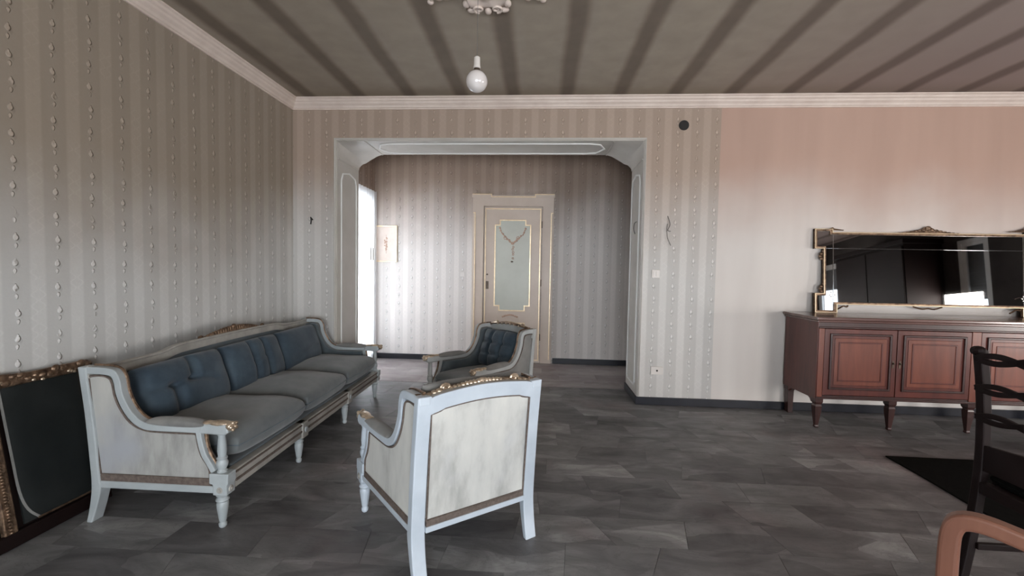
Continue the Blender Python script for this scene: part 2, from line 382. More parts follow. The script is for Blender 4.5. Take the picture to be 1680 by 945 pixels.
# ------------------------------------------------------------------ the room
XL, XR, YF, YH, YR, HC = -2.416, 6.6, 4.10, 5.77, -2.6, 2.85
OX0, OX1, OZ, YB = -1.98, 0.948, 2.468, 4.60
XHL, XHR = -2.25, 2.6
# ---- floor: sunk joint bed, then single slabs
fl = MB(); fl.box(XL-0.2, XR+0.2, YR-0.2, YH+0.2, -0.12, -0.006)
floor = struct(fl, 'floor', 'grout', 'grey and mauve marble slab floor')
floor['category'] = 'floor'
rng = random.Random(3)
def slab_mesh(q, h=0.006):
    c = Vector((sum(p[0] for p in q)/4, sum(p[1] for p in q)/4))
    top = []; 
    for p in q:
        d = (Vector(p)-c); d = d*(1-0.0009/max(d.length, .05)); top.append(c+d)
    V = [(p.x, p.y, 0) for p in top]+[(p.x, p.y, -h) for p in top]
    return V, [(0,1,2,3)]+[(i, i+4, (i+1) % 4+4, (i+1) % 4) for i in range(4)]
def slab_grid(x0, x1, y0, y1, w_, h_, jx, jy, mat, single, maxn=400, stuffname='slabs'):
    ny = max(1, round((y1-y0)/h_)); nx = max(1, round((x1-x0)/w_)); hh = (y1-y0)/ny; ww = (x1-x0)/nx
    rest = MB(); cnt = 0
    for j in range(ny):
        xs = [x0]+[x0+(i+(0.5 if j % 2 else 0))*ww+rng.uniform(-jx, jx) for i in range(1 if j % 2 == 0 else 0, nx)]+[x1]
        sk = [0]+[rng.uniform(-jy, jy) for _ in xs[1:-1]]+[0]
        for i in range(len(xs)-1):
            ya, yb = y0+j*hh, y0+(j+1)*hh
            q = [(xs[i]-sk[i], ya), (xs[i+1]-sk[i+1], ya), (xs[i+1]+sk[i+1], yb), (xs[i]+sk[i], yb)]
            V, Fc = slab_mesh(q)
            if single:
                m = MB(); m.add(V, Fc); m.build('marble_slab', mat, floor); cnt += 1
            else: rest.add(V, Fc)
    if not single:
        o = rest.build(stuffname, mat, floor); o['kind'] = 'stuff'
    return cnt
slab_grid(XL, 4.4, 1.5, 4.595, 0.47, 0.22, 0.09, 0.06, 'marble', True)
slab_grid(XHL, 1.4, 4.605, YH, 0.46, 0.29, 0.05, 0.0, 'marble_hall', True)
slab_grid(XL, 4.4, YR, 1.5, 0.47, 0.22, 0.09, 0.06, 'marble', False, stuffname='marble_slabs_near')
slab_grid(4.4, XR, YR, YF, 0.47, 0.22, 0.09, 0.06, 'marble', False, stuffname='marble_slabs_far_right')
slab_grid(1.4, XHR, 4.605, YH, 0.46, 0.29, 0.05, 0.0, 'marble_hall', False, stuffname='marble_slabs_hall')

cm = MB(); cm.box(XL-0.2, XR+0.2, YR-0.2, YH+0.2, HC, HC+0.1); struct(cm, 'ceiling', 'ceiling', 'sooty ceiling with dark joist stripes')
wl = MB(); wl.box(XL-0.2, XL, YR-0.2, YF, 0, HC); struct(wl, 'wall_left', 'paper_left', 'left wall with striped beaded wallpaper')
# back wall with the wide opening
bw = MB()
bw.box(XL-0.2, OX0, YF, YB, 0, HC); bw.box(OX1, 1.63, YF, YB, 0, HC); bw.box(OX0, OX1, YF, YB, OZ, HC)
bw.cm = 1; bw.box(1.63, XR+0.2, YF, YB, 0, HC)
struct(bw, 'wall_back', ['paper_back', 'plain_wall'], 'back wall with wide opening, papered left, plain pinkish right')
hw = MB(); hw.box(XHL-0.2, XHR+0.2, YH, YH+0.15, 0, HC)
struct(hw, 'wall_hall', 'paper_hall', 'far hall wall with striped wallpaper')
hl = MB(); D0, D1, DT = 4.68, 5.75, 2.24
hl.box(XHL-0.15, XHL, YB, D0, 0, HC); hl.box(XHL-0.15, XHL, D1, YH, 0, HC); hl.box(XHL-0.15, XHL, D0, D1, DT, HC)
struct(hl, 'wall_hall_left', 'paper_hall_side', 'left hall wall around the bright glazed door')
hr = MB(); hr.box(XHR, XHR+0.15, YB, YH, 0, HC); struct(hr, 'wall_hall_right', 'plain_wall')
# rear wall and right wall, with low-shuttered openings added for daylight and reflections (behind / beside the camera)
rw = MB(); WB, WT = 0.28, 1.70
def wall_with(mb, axis, c0, c1, lo, hi, opens):
    cur = lo
    for a, b, z0, z1 in opens+[(hi, hi, 0, 0)]:
        f = (lambda x0, x1, z0_, z1_: mb.box(x0, x1, c0, c1, z0_, z1_)) if axis == 'x' else (lambda x0, x1, z0_, z1_: mb.box(c0, c1, x0, x1, z0_, z1_))
        if a > cur: f(cur, a, 0, HC)
        if b > a:
            if z0 > 0: f(a, b, 0, z0)
            f(a, b, z1, HC)
        cur = b
wall_with(rw, 'x', YR-0.2, YR, XL-0.2, XR+0.2, [(-0.95, 1.75, 0.25, 2.35), (3.5, 5.1, 0.0, 2.35)])
struct(rw, 'wall_rear', 'plain_wall')
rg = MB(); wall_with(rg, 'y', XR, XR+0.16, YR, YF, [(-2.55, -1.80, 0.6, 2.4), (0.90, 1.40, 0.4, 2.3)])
struct(rg, 'wall_right', 'dark_wall')  # wall coloured dark so the mirror reflects a dim room
def window(n, axis, c, a, b, z0, z1, leaves, drop, inward):
    root = MB(); fr = 0.06
    def bx(m, u0, u1, w0, w1, d0, d1):
        if axis == 'x': m.box(u0, u1, c+d0, c+d1, w0, w1)
        else: m.box(c+d0, c+d1, u0, u1, w0, w1)
    s = inward
    dd = sorted((-0.09*s, -0.03*s))
    bx(root, a, b, z0, z0+fr, *dd); bx(root, a, b, z1-fr, z1, *dd); bx(root, a, a+fr, z0+fr, z1-fr, *dd); bx(root, b-fr, b, z0+fr, z1-fr, *dd)
    o = struct(root, 'window_%d' % n, 'frame_white', 'white framed window %s' % ('in the hall' if n == 4 else 'added out of frame behind the viewer for daylight and reflections'), bevel=0.004)
    L = (b-a-2*fr)/leaves; ds = sorted((-0.075*s, -0.035*s))
    for i in range(leaves):
        p = a+fr+i*L; m = MB(); q = 0.05
        bx(m, p, p+L, z0+fr, z0+fr+q, *ds); bx(m, p, p+L, z1-fr-q, z1-fr, *ds); bx(m, p, p+q, z0+fr+q, z1-fr-q, *ds); bx(m, p+L-q, p+L, z0+fr+q, z1-fr-q, *ds)
        cf = m.build('casement', 'frame_white', o, bevel=0.003)
        g = MB(); gs = sorted((-0.058*s, -0.052*s)); bx(g, p+q, p+L-q, z0+fr+q, z1-fr-q, *gs); g.build('pane', 'glass', cf)
    if drop < z1:
        zz = z1; k = 0
        while zz > drop:
            m = MB(); e = sorted((-0.15*s, -0.135*s)); bx(m, a, b, zz-0.047, zz-0.002, *e); m.build('shutter_slat', 'shutter', o); zz -= 0.047
    return o
window(1, 'x', YR, -0.95, 1.75, 0.25, 2.35, 3, 1.75, 1)
window(2, 'x', YR, 3.5, 5.1, 0.0, 2.35, 2, 1.75, 1)
window(3, 'y', XR, 0.90, 1.40, 0.4, 2.3, 1, 1.38, -1)
window(5, 'y', XR, -2.55, -1.80, 0.6, 2.4, 1, 1.84, -1)
# dark wardrobe added on the right wall to darken the mirror, seen only there
wd = empty('wardrobe', 'large dark wooden wardrobe added by the right wall to darken the mirror reflection', 'wardrobe', (6.28, -0.10, 0))
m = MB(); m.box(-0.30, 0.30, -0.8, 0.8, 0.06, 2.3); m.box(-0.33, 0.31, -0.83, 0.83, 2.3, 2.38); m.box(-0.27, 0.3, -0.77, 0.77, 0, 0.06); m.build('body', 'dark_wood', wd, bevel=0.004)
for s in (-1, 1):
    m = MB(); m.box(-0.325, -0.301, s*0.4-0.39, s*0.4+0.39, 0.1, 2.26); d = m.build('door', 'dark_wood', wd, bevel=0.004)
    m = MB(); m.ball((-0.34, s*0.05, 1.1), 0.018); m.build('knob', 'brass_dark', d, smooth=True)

# ---- baseboards
BH, BT = 0.072, 0.018
b = MB(); b.box(XL, XL+BT, YR, YF, 0, BH); struct(b, 'baseboard_left', 'baseboard', bevel=0.003)
b = MB(); b.box(XL+BT, OX0+BT, YF-BT, YF, 0, BH); b.box(OX0, OX0+BT, YF, YB+BT, 0, BH); b.box(XHL, OX0+BT, YB, YB+BT, 0, BH)
b.box(OX1-BT, XR, YF-BT, YF, 0, BH); b.box(OX1-BT, OX1, YF, YB+BT, 0, BH); b.box(OX1, XHR, YB, YB+BT, 0, BH)
struct(b, 'baseboard_back', 'baseboard', bevel=0.003)
b = MB(); b.box(XHL, -0.91, YH-BT, YH, 0, BH); b.box(0.20, XHR, YH-BT, YH, 0, BH); struct(b, 'baseboard_hall', 'baseboard', bevel=0.003)

# ---- cornices (profile in (out, down))
CP = [(0, 0), (0.085, 0), (0.085, 0.010), (0.072, 0.016), (0.066, 0.030), (0.054, 0.038), (0.048, 0.052), (0.030, 0.066), (0.022, 0.082), (0.012, 0.086), (0.012, 0.096), (0, 0.096)]
b = MB(); b.poly(CP, lambda u, v, d: (XL+u, d, HC-v), YR, YF); struct(b, 'trim_1', 'plaster', 'pinkish plaster cornice along the left wall')
b = MB(); b.poly(CP, lambda u, v, d: (d, YF-u, HC-v), XL, XR); struct(b, 'trim_2', 'plaster', 'pinkish plaster cornice along the back wall')

# ---- opening: casing, corner brackets, panel mouldings
b = MB(); ct = 0.016
b.ribbon([(OX0, 0.075), (OX0, OZ), (OX1, OZ), (OX1, 0.075)], 0.016, 0.0, lambda u, v, d: (u, d, v), YF-ct, YF+0.002)
b.ribbon([(OX0-0.008, 0.075), (OX0-0.008, OZ+0.008), (OX1+0.008, OZ+0.008), (OX1+0.008, 0.075)], 0.008, 0.0, lambda u, v, d: (u, d, v), YF-ct-0.008, YF-ct)
casing = struct(b, 'trim_3', 'jamb', 'thin off-white casing around the wide opening', bevel=0.004)
# painted lining of jambs and soffit
b = MB(); lt = 0.006
b.box(OX0, OX0+lt, YF, YB, 0.075, OZ); b.box(OX1-lt, OX1, YF, YB, 0.075, OZ); b.box(OX0+lt, OX1-lt, YF, YB, OZ-lt, OZ)
lining = struct(b, 'trim_4', 'jamb', 'off-white panelled lining of the wide opening')
for sgn, xc in ((1, OX0), (-1, OX1)):
    # bracket: square corner at the front, wavy chamfer at the back
    W_, H_ = 0.275, 0.165
    back = smooth_path([(0, H_), (0.025, H_-0.035), (0.055, H_-0.060), (0.085, H_-0.070), (0.13, H_-0.098), (0.18, 0.038), (0.21, 0.022), (0.235, 0.012), (W_, 0)], 3)
    n = len(back); V = []; Fc = []; K = 8
    front = []
    tot = H_+W_
    for i in range(n):
        q = i/(n-1)*tot
        front.append((0, H_-q) if q < H_ else (q-H_, 0))
    for k in range(K+1):
        t = k/K; e = t**0.8
        for i in range(n):
            a = front[i][0]*(1-e)+back[i][0]*e; c = front[i][1]*(1-e)+back[i][1]*e
            V.append((xc+sgn*(a+lt*(1 if a < 0.01 else 0)), YF+0.01+(YB-YF-0.01)*t, OZ-lt-c))
    for k in range(K):
        for i in range(n-1): Fc.append((k*n+i, k*n+i+1, (k+1)*n+i+1, (k+1)*n+i))
    cor = len(V); V.append((xc, YB, OZ)); 
    for i in range(n-1): Fc.append((K*n+i, K*n+i+1, cor))
    m = MB(); m.add(V, Fc); m.build('corner_bracket', 'jamb', lining, smooth=True)
    # ribs at both ends of the bracket
    m = MB(); m.tube([(xc+sgn*W_, YF+0.02, OZ-lt-0.002), (xc+sgn*W_, YB-0.01, OZ-lt-0.004)], 0.007, 6)
    m.tube([(xc+sgn*(lt+0.002), YF+0.02, OZ-lt-H_), (xc+sgn*(lt+0.004), YB-0.01, OZ-lt-H_)], 0.007, 6); m.build('bracket_rib', 'jamb', lining, smooth=True)
    # jamb panel moulding
    y0, y1, z0, z1 = YF+0.085, YB-0.07, 0.16, 2.20
    pl = [(y0, z0+0.03), (y0+0.03, z0), (y1-0.03, z0), (y1, z0+0.03), (y1, z1-0.10), (y1-0.03, z1-0.03), ((y0+y1)/2, z1), (y0+0.03, z1-0.03), (y0, z1-0.10)]
    m = MB(); xx = xc+sgn*lt
    m.ribbon(pl, 0.008, 0.008, lambda u, v, d: (xx+sgn*d, u, v), 0, 0.012, closed=True); m.build('panel_moulding', 'frame_white', lining, bevel=0.004)
m = MB(); x0, x1 = OX0+0.33, OX1-0.33; y0, y1 = YF+0.085, YB-0.07
pl = [(x0, (y0+y1)/2), (x0+0.06, y0+0.03), (x0+0.16, y0), (x1-0.16, y0), (x1-0.06, y0+0.03), (x1, (y0+y1)/2), (x1-0.06, y1-0.03), (x1-0.16, y1), (x0+0.16, y1), (x0+0.06, y1-0.03)]
m.ribbon(pl, 0.008, 0.008, lambda u, v, d: (u, v, OZ-lt-d), 0, 0.012, closed=True); m.build('panel_moulding', 'frame_white', lining, bevel=0.004)

# ---- glazed balcony door of the hall
o = window(4, 'y', XHL, D0, D1, 0.0, DT, 2, 99, 1)
def sheer():
    t = NT('sheer_white_curtain'); n = t.n; n.remove(t.b)
    a = n.new('ShaderNodeBsdfTranslucent'); a.inputs[0].default_value = (0.9, 0.9, 0.9, 1); b_ = n.new('ShaderNodeBsdfDiffuse'); b_.inputs[0].default_value = (0.85, 0.85, 0.85, 1)
    x = n.new('ShaderNodeMixShader'); x.inputs[0].default_value = 0.35; t.l.new(a.outputs[0], x.inputs[1]); t.l.new(b_.outputs[0], x.inputs[2]); t.l.new(x.outputs[0], n['Material Output'].inputs[0]); return t.m
M['sheer'] = sheer()
m = MB(); N = 90; V = []  # sheer curtain added so the bright door reads evenly white
for i in range(N+1):
    yy = 4.64+(5.765-4.64)*i/N; xx = XHL+0.035+0.012*math.sin(i*0.9)+0.005*math.sin(i*2.3)
    V += [(xx, yy, 0.02), (xx, yy, 2.26)]
m.add(V, [(2*i, 2*i+2, 2*i+3, 2*i+1) for i in range(N)]); m.build('added_sheer_curtain', 'sheer', o, smooth=True, autosmooth=False)
m = MB()
for yy in (5.48, 5.56):
    m.tube([(XHL+0.0, yy, 1.50), (XHL+0.065, yy, 1.50), (XHL+0.065, yy, 1.34)], 0.006, 8)
m.build('door_handle', 'brass_dark', o, smooth=True)

# ---- hall door
DX = -0.36
dr = MB(); AW = 0.150
fn = lambda y_: (lambda u, v, d: (u, y_-d, v))
dr.ribbon([(DX-0.39, 0), (DX-0.39, 2.085), (DX+0.39, 2.085), (DX+0.39, 0)], AW, 0.0, fn(YH), 0, 0.03)
# raised ears above
dr.box(DX-0.39-AW-0.012, DX-0.29, YH-0.034, YH, 2.20, 2.25); dr.box(DX+0.29, DX+0.39+AW+0.012, YH-0.034, YH, 2.20, 2.25)
door = struct(dr, 'door_1', 'door_cream', 'cream and gilt lacquered door at the far end of the hall', bevel=0.004)
def gline(path, parent, y_, w_=0.0055, closed=False, name='gilt_line', mat='gilt_line', h=0.007):
    m = MB(); m.ribbon(path, w_, w_, fn(y_), -0.002, h, closed=closed); return m.build(name, mat, parent, bevel=0.002)
ox = 0.39+AW-0.008
gline([(DX-ox+0.025, 0.05), (DX-ox+0.025, 2.0), (DX-ox, 2.0)], door, YH-0.03); gline([(DX+ox-0.025, 0.05), (DX+ox-0.025, 2.0), (DX+ox, 2.0)], door, YH-0.03)
gline([(DX-ox-0.012, 2.246), (DX-0.29, 2.246), (DX-0.29, 2.212), (DX+0.29, 2.212), (DX+0.29, 2.246), (DX+ox+0.012, 2.246)], door, YH-0.034)
gline([(DX-0.395, 0.0), (DX-0.395, 2.09), (DX+0.395, 2.09), (DX+0.395, 0.0)], door, YH-0.03, 0.004, mat='door_cream')
leaf = MB(); leaf.box(DX-0.385, DX+0.385, YH-0.018, YH-0.002, 0.008, 2.08); leaf = leaf.build('leaf', 'door_cream', door, bevel=0.002)
gline([(DX-0.365, 0.04), (DX-0.365, 2.055), (DX+0.365, 2.055), (DX+0.365, 0.04)], leaf, YH-0.018, 0.006, True)
px, pz0, pz1, st_ = 0.235, 0.70, 1.905, 0.065
def stepped(px, z0, z1, s):
    return [(DX-px, z0+s), (DX-px+s, z0+s), (DX-px+s, z0), (DX+px-s, z0), (DX+px-s, z0+s), (DX+px, z0+s), (DX+px, z1-s), (DX+px-s, z1-s), (DX+px-s, z1), (DX-px+s, z1), (DX-px+s, z1-s), (DX-px, z1-s)]
m = MB(); m.poly(stepped(px, pz0, pz1, st_), fn(YH-0.018), -0.001, 0.003); m.build('upper_panel', 'door_green', leaf)
gline(stepped(px, pz0, pz1, st_), leaf, YH-0.018, 0.008, True)
m = MB(); m.poly(stepped(px, 0.14, 0.53, st_), fn(YH-0.018), -0.001, 0.003); m.build('lower_panel', 'door_green', leaf)
gline(stepped(px, 0.14, 0.53, st_), leaf, YH-0.018, 0.008, True)
# garland ornament
m = MB(); yy = YH-0.024
gp = [(-0.17, 1.80), (-0.15, 1.74), (-0.11, 1.69), (-0.07, 1.66), (-0.03, 1.62), (0, 1.595), (0.03, 1.62), (0.07, 1.66), (0.11, 1.69), (0.15, 1.74), (0.17, 1.80)]
m.tube([(DX+a, yy, c) for a, c in smooth_path(gp, 3)], 0.005, 6)
for a, c in smooth_path(gp, 2):
    rr_ = rng.uniform(0.008, 0.016); m.ball((DX+a+rng.uniform(-.008, .008), yy, c+rng.uniform(-.008, .008)), rr_, 0.004, rr_, 8, 5)
for a, c, r_ in ((-0.10, 1.67, 0.02), (0.07, 1.67, 0.02), (0, 1.60, 0.018), (0.01, 1.55, .012), (0.0, 1.52, 0.012), (0.008, 1.48, 0.014), (0.008, 1.45, .01), (0.005, 1.40, .012)):
    m.tube([(DX+a+r_*math.cos(t*PI/5), yy, c+r_*math.sin(t*PI/5)) for t in range(10)], 0.004, 5, closed=True)
m.build('garland_ornament', 'print_brown', leaf, smooth=True)
m = MB(); m.ball((DX-0.005, yy, 1.355), 0.018, 0.005, 0.01, 8, 5); m.build('tassel', 'brass_dark', leaf, smooth=True)
m = MB()
for i in range(9):
    a = (i-4)*0.024; m.ball((DX-0.02+a, yy, 0.62+0.022*math.cos(a*18)), 0.014, 0.005, 0.012, 8, 5)
m.build('flower_ornament', 'print_brown', leaf, smooth=True)
m = MB(); m.box(DX-0.353, DX-0.315, YH-0.024, YH-0.017, 0.985, 1.09); m.lathe([(0.012, 0), (0.012, 0.008)], (DX-0.334, YH-0.026, 1.18), 10, 'y'); m.build('lock_plate', 'brass_dark', leaf)
for zz in (0.35, 1.08, 1.85):
    m = MB(); m.lathe([(0.007, -0.045), (0.007, 0.045)], (DX+0.388, YH-0.03, zz), 8); m.build('hinge', 'brass_dark', door)
# side slit of open shadow to the right of the leaf
# ---- framed picture in the hall
pc = empty('framed_picture', 'small gold framed print of a brown flower spray on the hall wall', 'picture', (-2.085, YH, 1.57))
m = MB(); m.ribbon([(-0.137, -0.23), (0.137, -0.23), (0.137, 0.23), (-0.137, 0.23)], 0.0, 0.016, lambda u, v, d: (u, -d, v), 0, 0.022, closed=True); m.build('frame', 'gilt_line', pc, bevel=0.003)
m = MB(); m.box(-0.137, 0.137, -0.008, -0.001, -0.23, 0.23); m.build('mat_board', 'plaster', pc)
m = MB()
for i in range(26):
    a = rng.uniform(-1, 1); c = rng.uniform(-1, 1)
    if a*a+c*c < 1: m.ball((a*0.035*(1-abs(c)*.5), -0.009, c*0.09), rng.uniform(.006, .014), 0.002, rng.uniform(.006, .016), 7, 4)
m.tube([(0, -0.009, -0.13), (0.004, -0.009, -0.04), (0, -0.009, 0.12)], 0.002, 5)
m.build('flower_print', 'print_brown', pc)

# ---- wall fittings
def plate(name, x, z, wd_, ht, y_, label, cat, keys):
    r = empty(name, label, cat, (x, y_, z)); m = MB(); m.box(-wd_/2, wd_/2, -0.009, 0, -ht/2, ht/2); m.build('cover_plate', 'porcelain', r, bevel=0.003)
    for k in range(keys):
        m = MB(); xx = (k-(keys-1)/2)*0.028
        if cat == 'switch': m.box(xx-0.011, xx+0.011, -0.013, -0.009, -0.02, 0.02)
        else: m.lathe([(0.009, 0), (0.009, 0.003)], (xx, -0.0115, 0), 10, 'y')
        m.build('rocker' if cat == 'switch' else 'socket_hole', 'porcelain' if cat == 'switch' else 'hole', r)
plate('light_switch', 1.085, 1.235, 0.075, 0.075, YF, 'pale switch plate on the papered wall right of the opening', 'switch', 2)
plate('wall_socket', 1.125, 0.325, 0.115, 0.075, YF, 'pale socket plate low on the wall right of the opening', 'socket', 1)
plate('light_switch', -1.032, 1.176, 0.062, 0.062, YH, 'small white switch on the hall wall left of the door', 'switch', 1)
m = MB(); m.lathe([(0.044, 0), (0.046, 0.006), (0.040, 0.010), (0.036, 0.004)], (1.297, YF-0.010, 2.60), 20, 'y')
tag(m.build('junction_box', 'hole', smooth=True), 'round black junction box opening high on the back wall', 'junction box')
m = MB(); m.tube([(-2.218, YF, 1.70), (-2.222, YF-0.03, 1.72), (-2.214, YF-0.035, 1.69), (-2.224, YF-0.025, 1.655)], 0.006, 6)
tag(m.build('wire_stub', 'hole', smooth=True), 'short dark wire stub on the wall above the sofa', 'wire')
m = MB(); m.tube(smooth_path([(1.180, YF, 1.77), (1.184, YF-0.02, 1.74), (1.196, YF-0.025, 1.69), (1.178, YF-0.02, 1.64), (1.205, YF-0.02, 1.63)], 4), 0.004, 6)
m.tube(smooth_path([(1.180, YF, 1.70), (1.168, YF-0.025, 1.65), (1.175, YF-0.03, 1.57), (1.21, YF-0.02, 1.50)], 4), 0.003, 6)
tag(m.build('hanging_wire', 'cable', smooth=True), 'loose grey wires hanging from the papered wall right of the opening', 'wire')
m = MB(); m.tube(smooth_path([(OX1-lt, 4.30, 1.74), (OX1-0.03, 4.30, 1.72), (OX1-0.035, 4.29, 1.66), (OX1-0.02, 4.30, 1.62)], 4), 0.004, 6)
tag(m.build('hanging_wire', 'cable', smooth=True), 'short grey wire sticking out of the right jamb of the opening', 'wire')

# ---- ceiling rosette and bulb
rc = (-0.345, 2.27)
ro = empty('ceiling_rosette', 'ornate cream plaster ceiling rosette above the bare bulb', 'rosette', (rc[0], rc[1], HC))
def rosR(t):
    c, s_ = abs(math.cos(t)), abs(math.sin(t)); q = max(c, s_); k = min(c, s_)/q      # k: 0 on an axis, 1 on a diagonal
    sq = 0.335/q-0.022*math.exp(-((k-0.55)/0.14)**2)-0.02*max(0, k-0.9)*10
    lobe = 0.43-0.6*max(0, k-0.24)**1.2 if k < 0.36 else 0
    return max(sq, lobe)+0.007*math.sin(t*32)
m = MB(); NA, NR = 256, 22; V = []; Fc = []
for i in range(NA):
    t = 2*PI*i/NA; R_ = rosR(t)
    for j in range(NR+1):
        q = j/NR; r_ = 0.03+(R_-0.03)*q
        h = 0.030*(1-q**6)*(0.55+0.25*math.sin(q*13)*math.cos(t*8)+0.25*math.cos(t*16+q*9)*q)+0.014*math.exp(-((q-0.88)/0.07)**2)
        if j == NR: h = 0
        V.append((r_*math.cos(t), r_*math.sin(t), -max(h, 0)))
for i in range(NA):
    for j in range(NR):
        a = i*(NR+1)+j; c = ((i+1) % NA)*(NR+1)+j; Fc.append((a, a+1, c+1, c))
m.add(V, Fc); m.build('acanthus_relief', 'plaster', ro, smooth=True, autosmooth=False)
for k in range(4):
    a0 = PI/2*k; m = MB()
    for s in (-1, 1):
        pts = []
        for i in range(22):
            q = i/21; an = q*3.4*PI; rad = 0.034*(1-q*0.85)
            pts.append((0.40+0.0*q+rad*math.cos(an), s*(0.055+rad*math.sin(an)), -0.022))
        m.tube(pts, [0.010*(1-0.5*i/21) for i in range(22)], 6)
        m.ball((0.36, s*0.125, -0.014), 0.035, 0.022, 0.016, 10, 6); m.ball((0.425, s*0.10, -0.012), 0.02, 0.03, 0.014, 10, 6)
    m.ball((0.43, 0, -0.015), 0.028, 0.022, 0.018, 10, 6)
    m.xf(lambda x, y, z, a=a0: (x*math.cos(a)-y*math.sin(a), x*math.sin(a)+y*math.cos(a), z)); m.build('scroll', 'plaster', ro, smooth=True)
    a1 = a0+PI/4; m = MB(); m.ball((0.475, 0, -0.012), 0.020, 0.02, 0.014, 10, 6); m.ball((0.435, 0.012, -0.012), 0.03, 0.014, 0.012, 10, 6); m.ball((0.40, -0.01, -0.012), 0.03, 0.03, 0.016, 10, 6); m.ball((0.40, 0.05, -0.012), 0.022, 0.02, 0.012, 10, 6)
    m.xf(lambda x, y, z, a=a1: (x*math.cos(a)-y*math.sin(a), x*math.sin(a)+y*math.cos(a), z)); m.build('leaf_tip', 'plaster', ro, smooth=True)
m = MB(); m.lathe([(0.035, 0), (0.030, -0.03), (0.012, -0.05), (0.004, -0.055)], (0, 0, 0), 16); m.build('cord_hook', 'brass_dark', ro, smooth=True)
pb = empty('pendant_bulb', 'bare opal globe bulb hanging on a thin cord from the ceiling', 'lamp', (rc[0], rc[1], HC))
m = MB(); m.tube([(0, 0, -0.045), (0, 0, -0.512)], 0.0013, 6); m.build('cord', 'cable', pb)
m = MB(); m.lathe([(0.008, 0), (0.016, -0.006), (0.0175, -0.05), (0.019, -0.052), (0.019, -0.062)], (0, 0, -0.497), 16); m.build('socket', 'porcelain', pb, smooth=True)
m = MB(); m.lathe([(0.0165, -0.557), (0.0165, -0.575)], (0, 0, 0), 14); m.build('screw_cap', 'brass_dark', pb)
m = MB(); pr = [(0.016, -0.572), (0.022, -0.579)]
for i in range(1, 15):
    a = PI*(0.13+0.87*i/14); pr.append((max(0.056*math.sin(a), 0.0005), -0.624+0.056*math.cos(a)))
m.lathe(pr, (0, 0, 0), 28); m.build('globe', 'bulb', pb, smooth=True, autosmooth=False)

# ------------------------------------------------------------------ cushions
def cushion_mb(w_, d_, h_, folds=(), p=5.0, q=0.42, crown=0.25, wave=0.0, seed=0, N=40, Mm=32, skirt=0.0):
    rg_ = random.Random(seed); ph = [rg_.uniform(0, 6.28) for _ in range(4)]
    m = MB(); V = []; Fc = []
    def surf(sg):
        o = len(V)
        for j in range(Mm+1):
            for i in range(N+1):
                u = math.sin(PI/2*(2*i/N-1)); v = math.sin(PI/2*(2*j/Mm-1))
                e = max(0, 1-abs(u)**p)**q*max(0, 1-abs(v)**p)**q
                c = 1-crown+crown*(1-u*u)*(1-v*v)*1.0
                t = e*c
                if sg > 0:
                    dep = 0
                    for (u0, v0, u1, v1, dd, ww) in folds:
                        dx, dy = u1-u0, v1-v0; L2 = dx*dx+dy*dy+1e-9
                        k = max(0, min(1, ((u-u0)*dx+(v-v0)*dy)/L2))
                        r2 = ((u-u0-k*dx)**2+(v-v0-k*dy)**2)/(ww*ww); dep += dd*math.exp(-r2)
                    t = t*(1-min(dep, 0.8))
                    t += e*wave*(math.sin(u*5+ph[0]+v*2)*0.5+math.sin(v*6+ph[1])*0.5)
                x = u*w_/2*(1-0.03*v**4); y = v*d_/2*(1-0.03*u**4)
                V.append((x, y, sg*t*h_/2))
        return o
    a = surf(1); b_ = surf(-1); R = N+1
    for j in range(Mm):
        for i in range(N):
            Fc.append((a+j*R+i, a+j*R+i+1, a+(j+1)*R+i+1, a+(j+1)*R+i)); Fc.append((b_+j*R+i, b_+(j+1)*R+i, b_+(j+1)*R+i+1, b_+j*R+i+1))
    m.add(V, Fc); return m
def piping_mb(w_, d_, r=0.004, z=0.0):
    pts = []
    for k in range(4*14):
        s_ = k/14; e = int(s_); t = math.sin(PI/2*(2*(s_-e)-1))
        u, v = [(t, -1), (1, t), (-t, 1), (-1, -t)][e]
        pts.append((u*w_/2*(1-0.03*v**4), v*d_/2*(1-0.03*u**4), z))
    m = MB(); m.tube(pts, r, 6, closed=True); return m

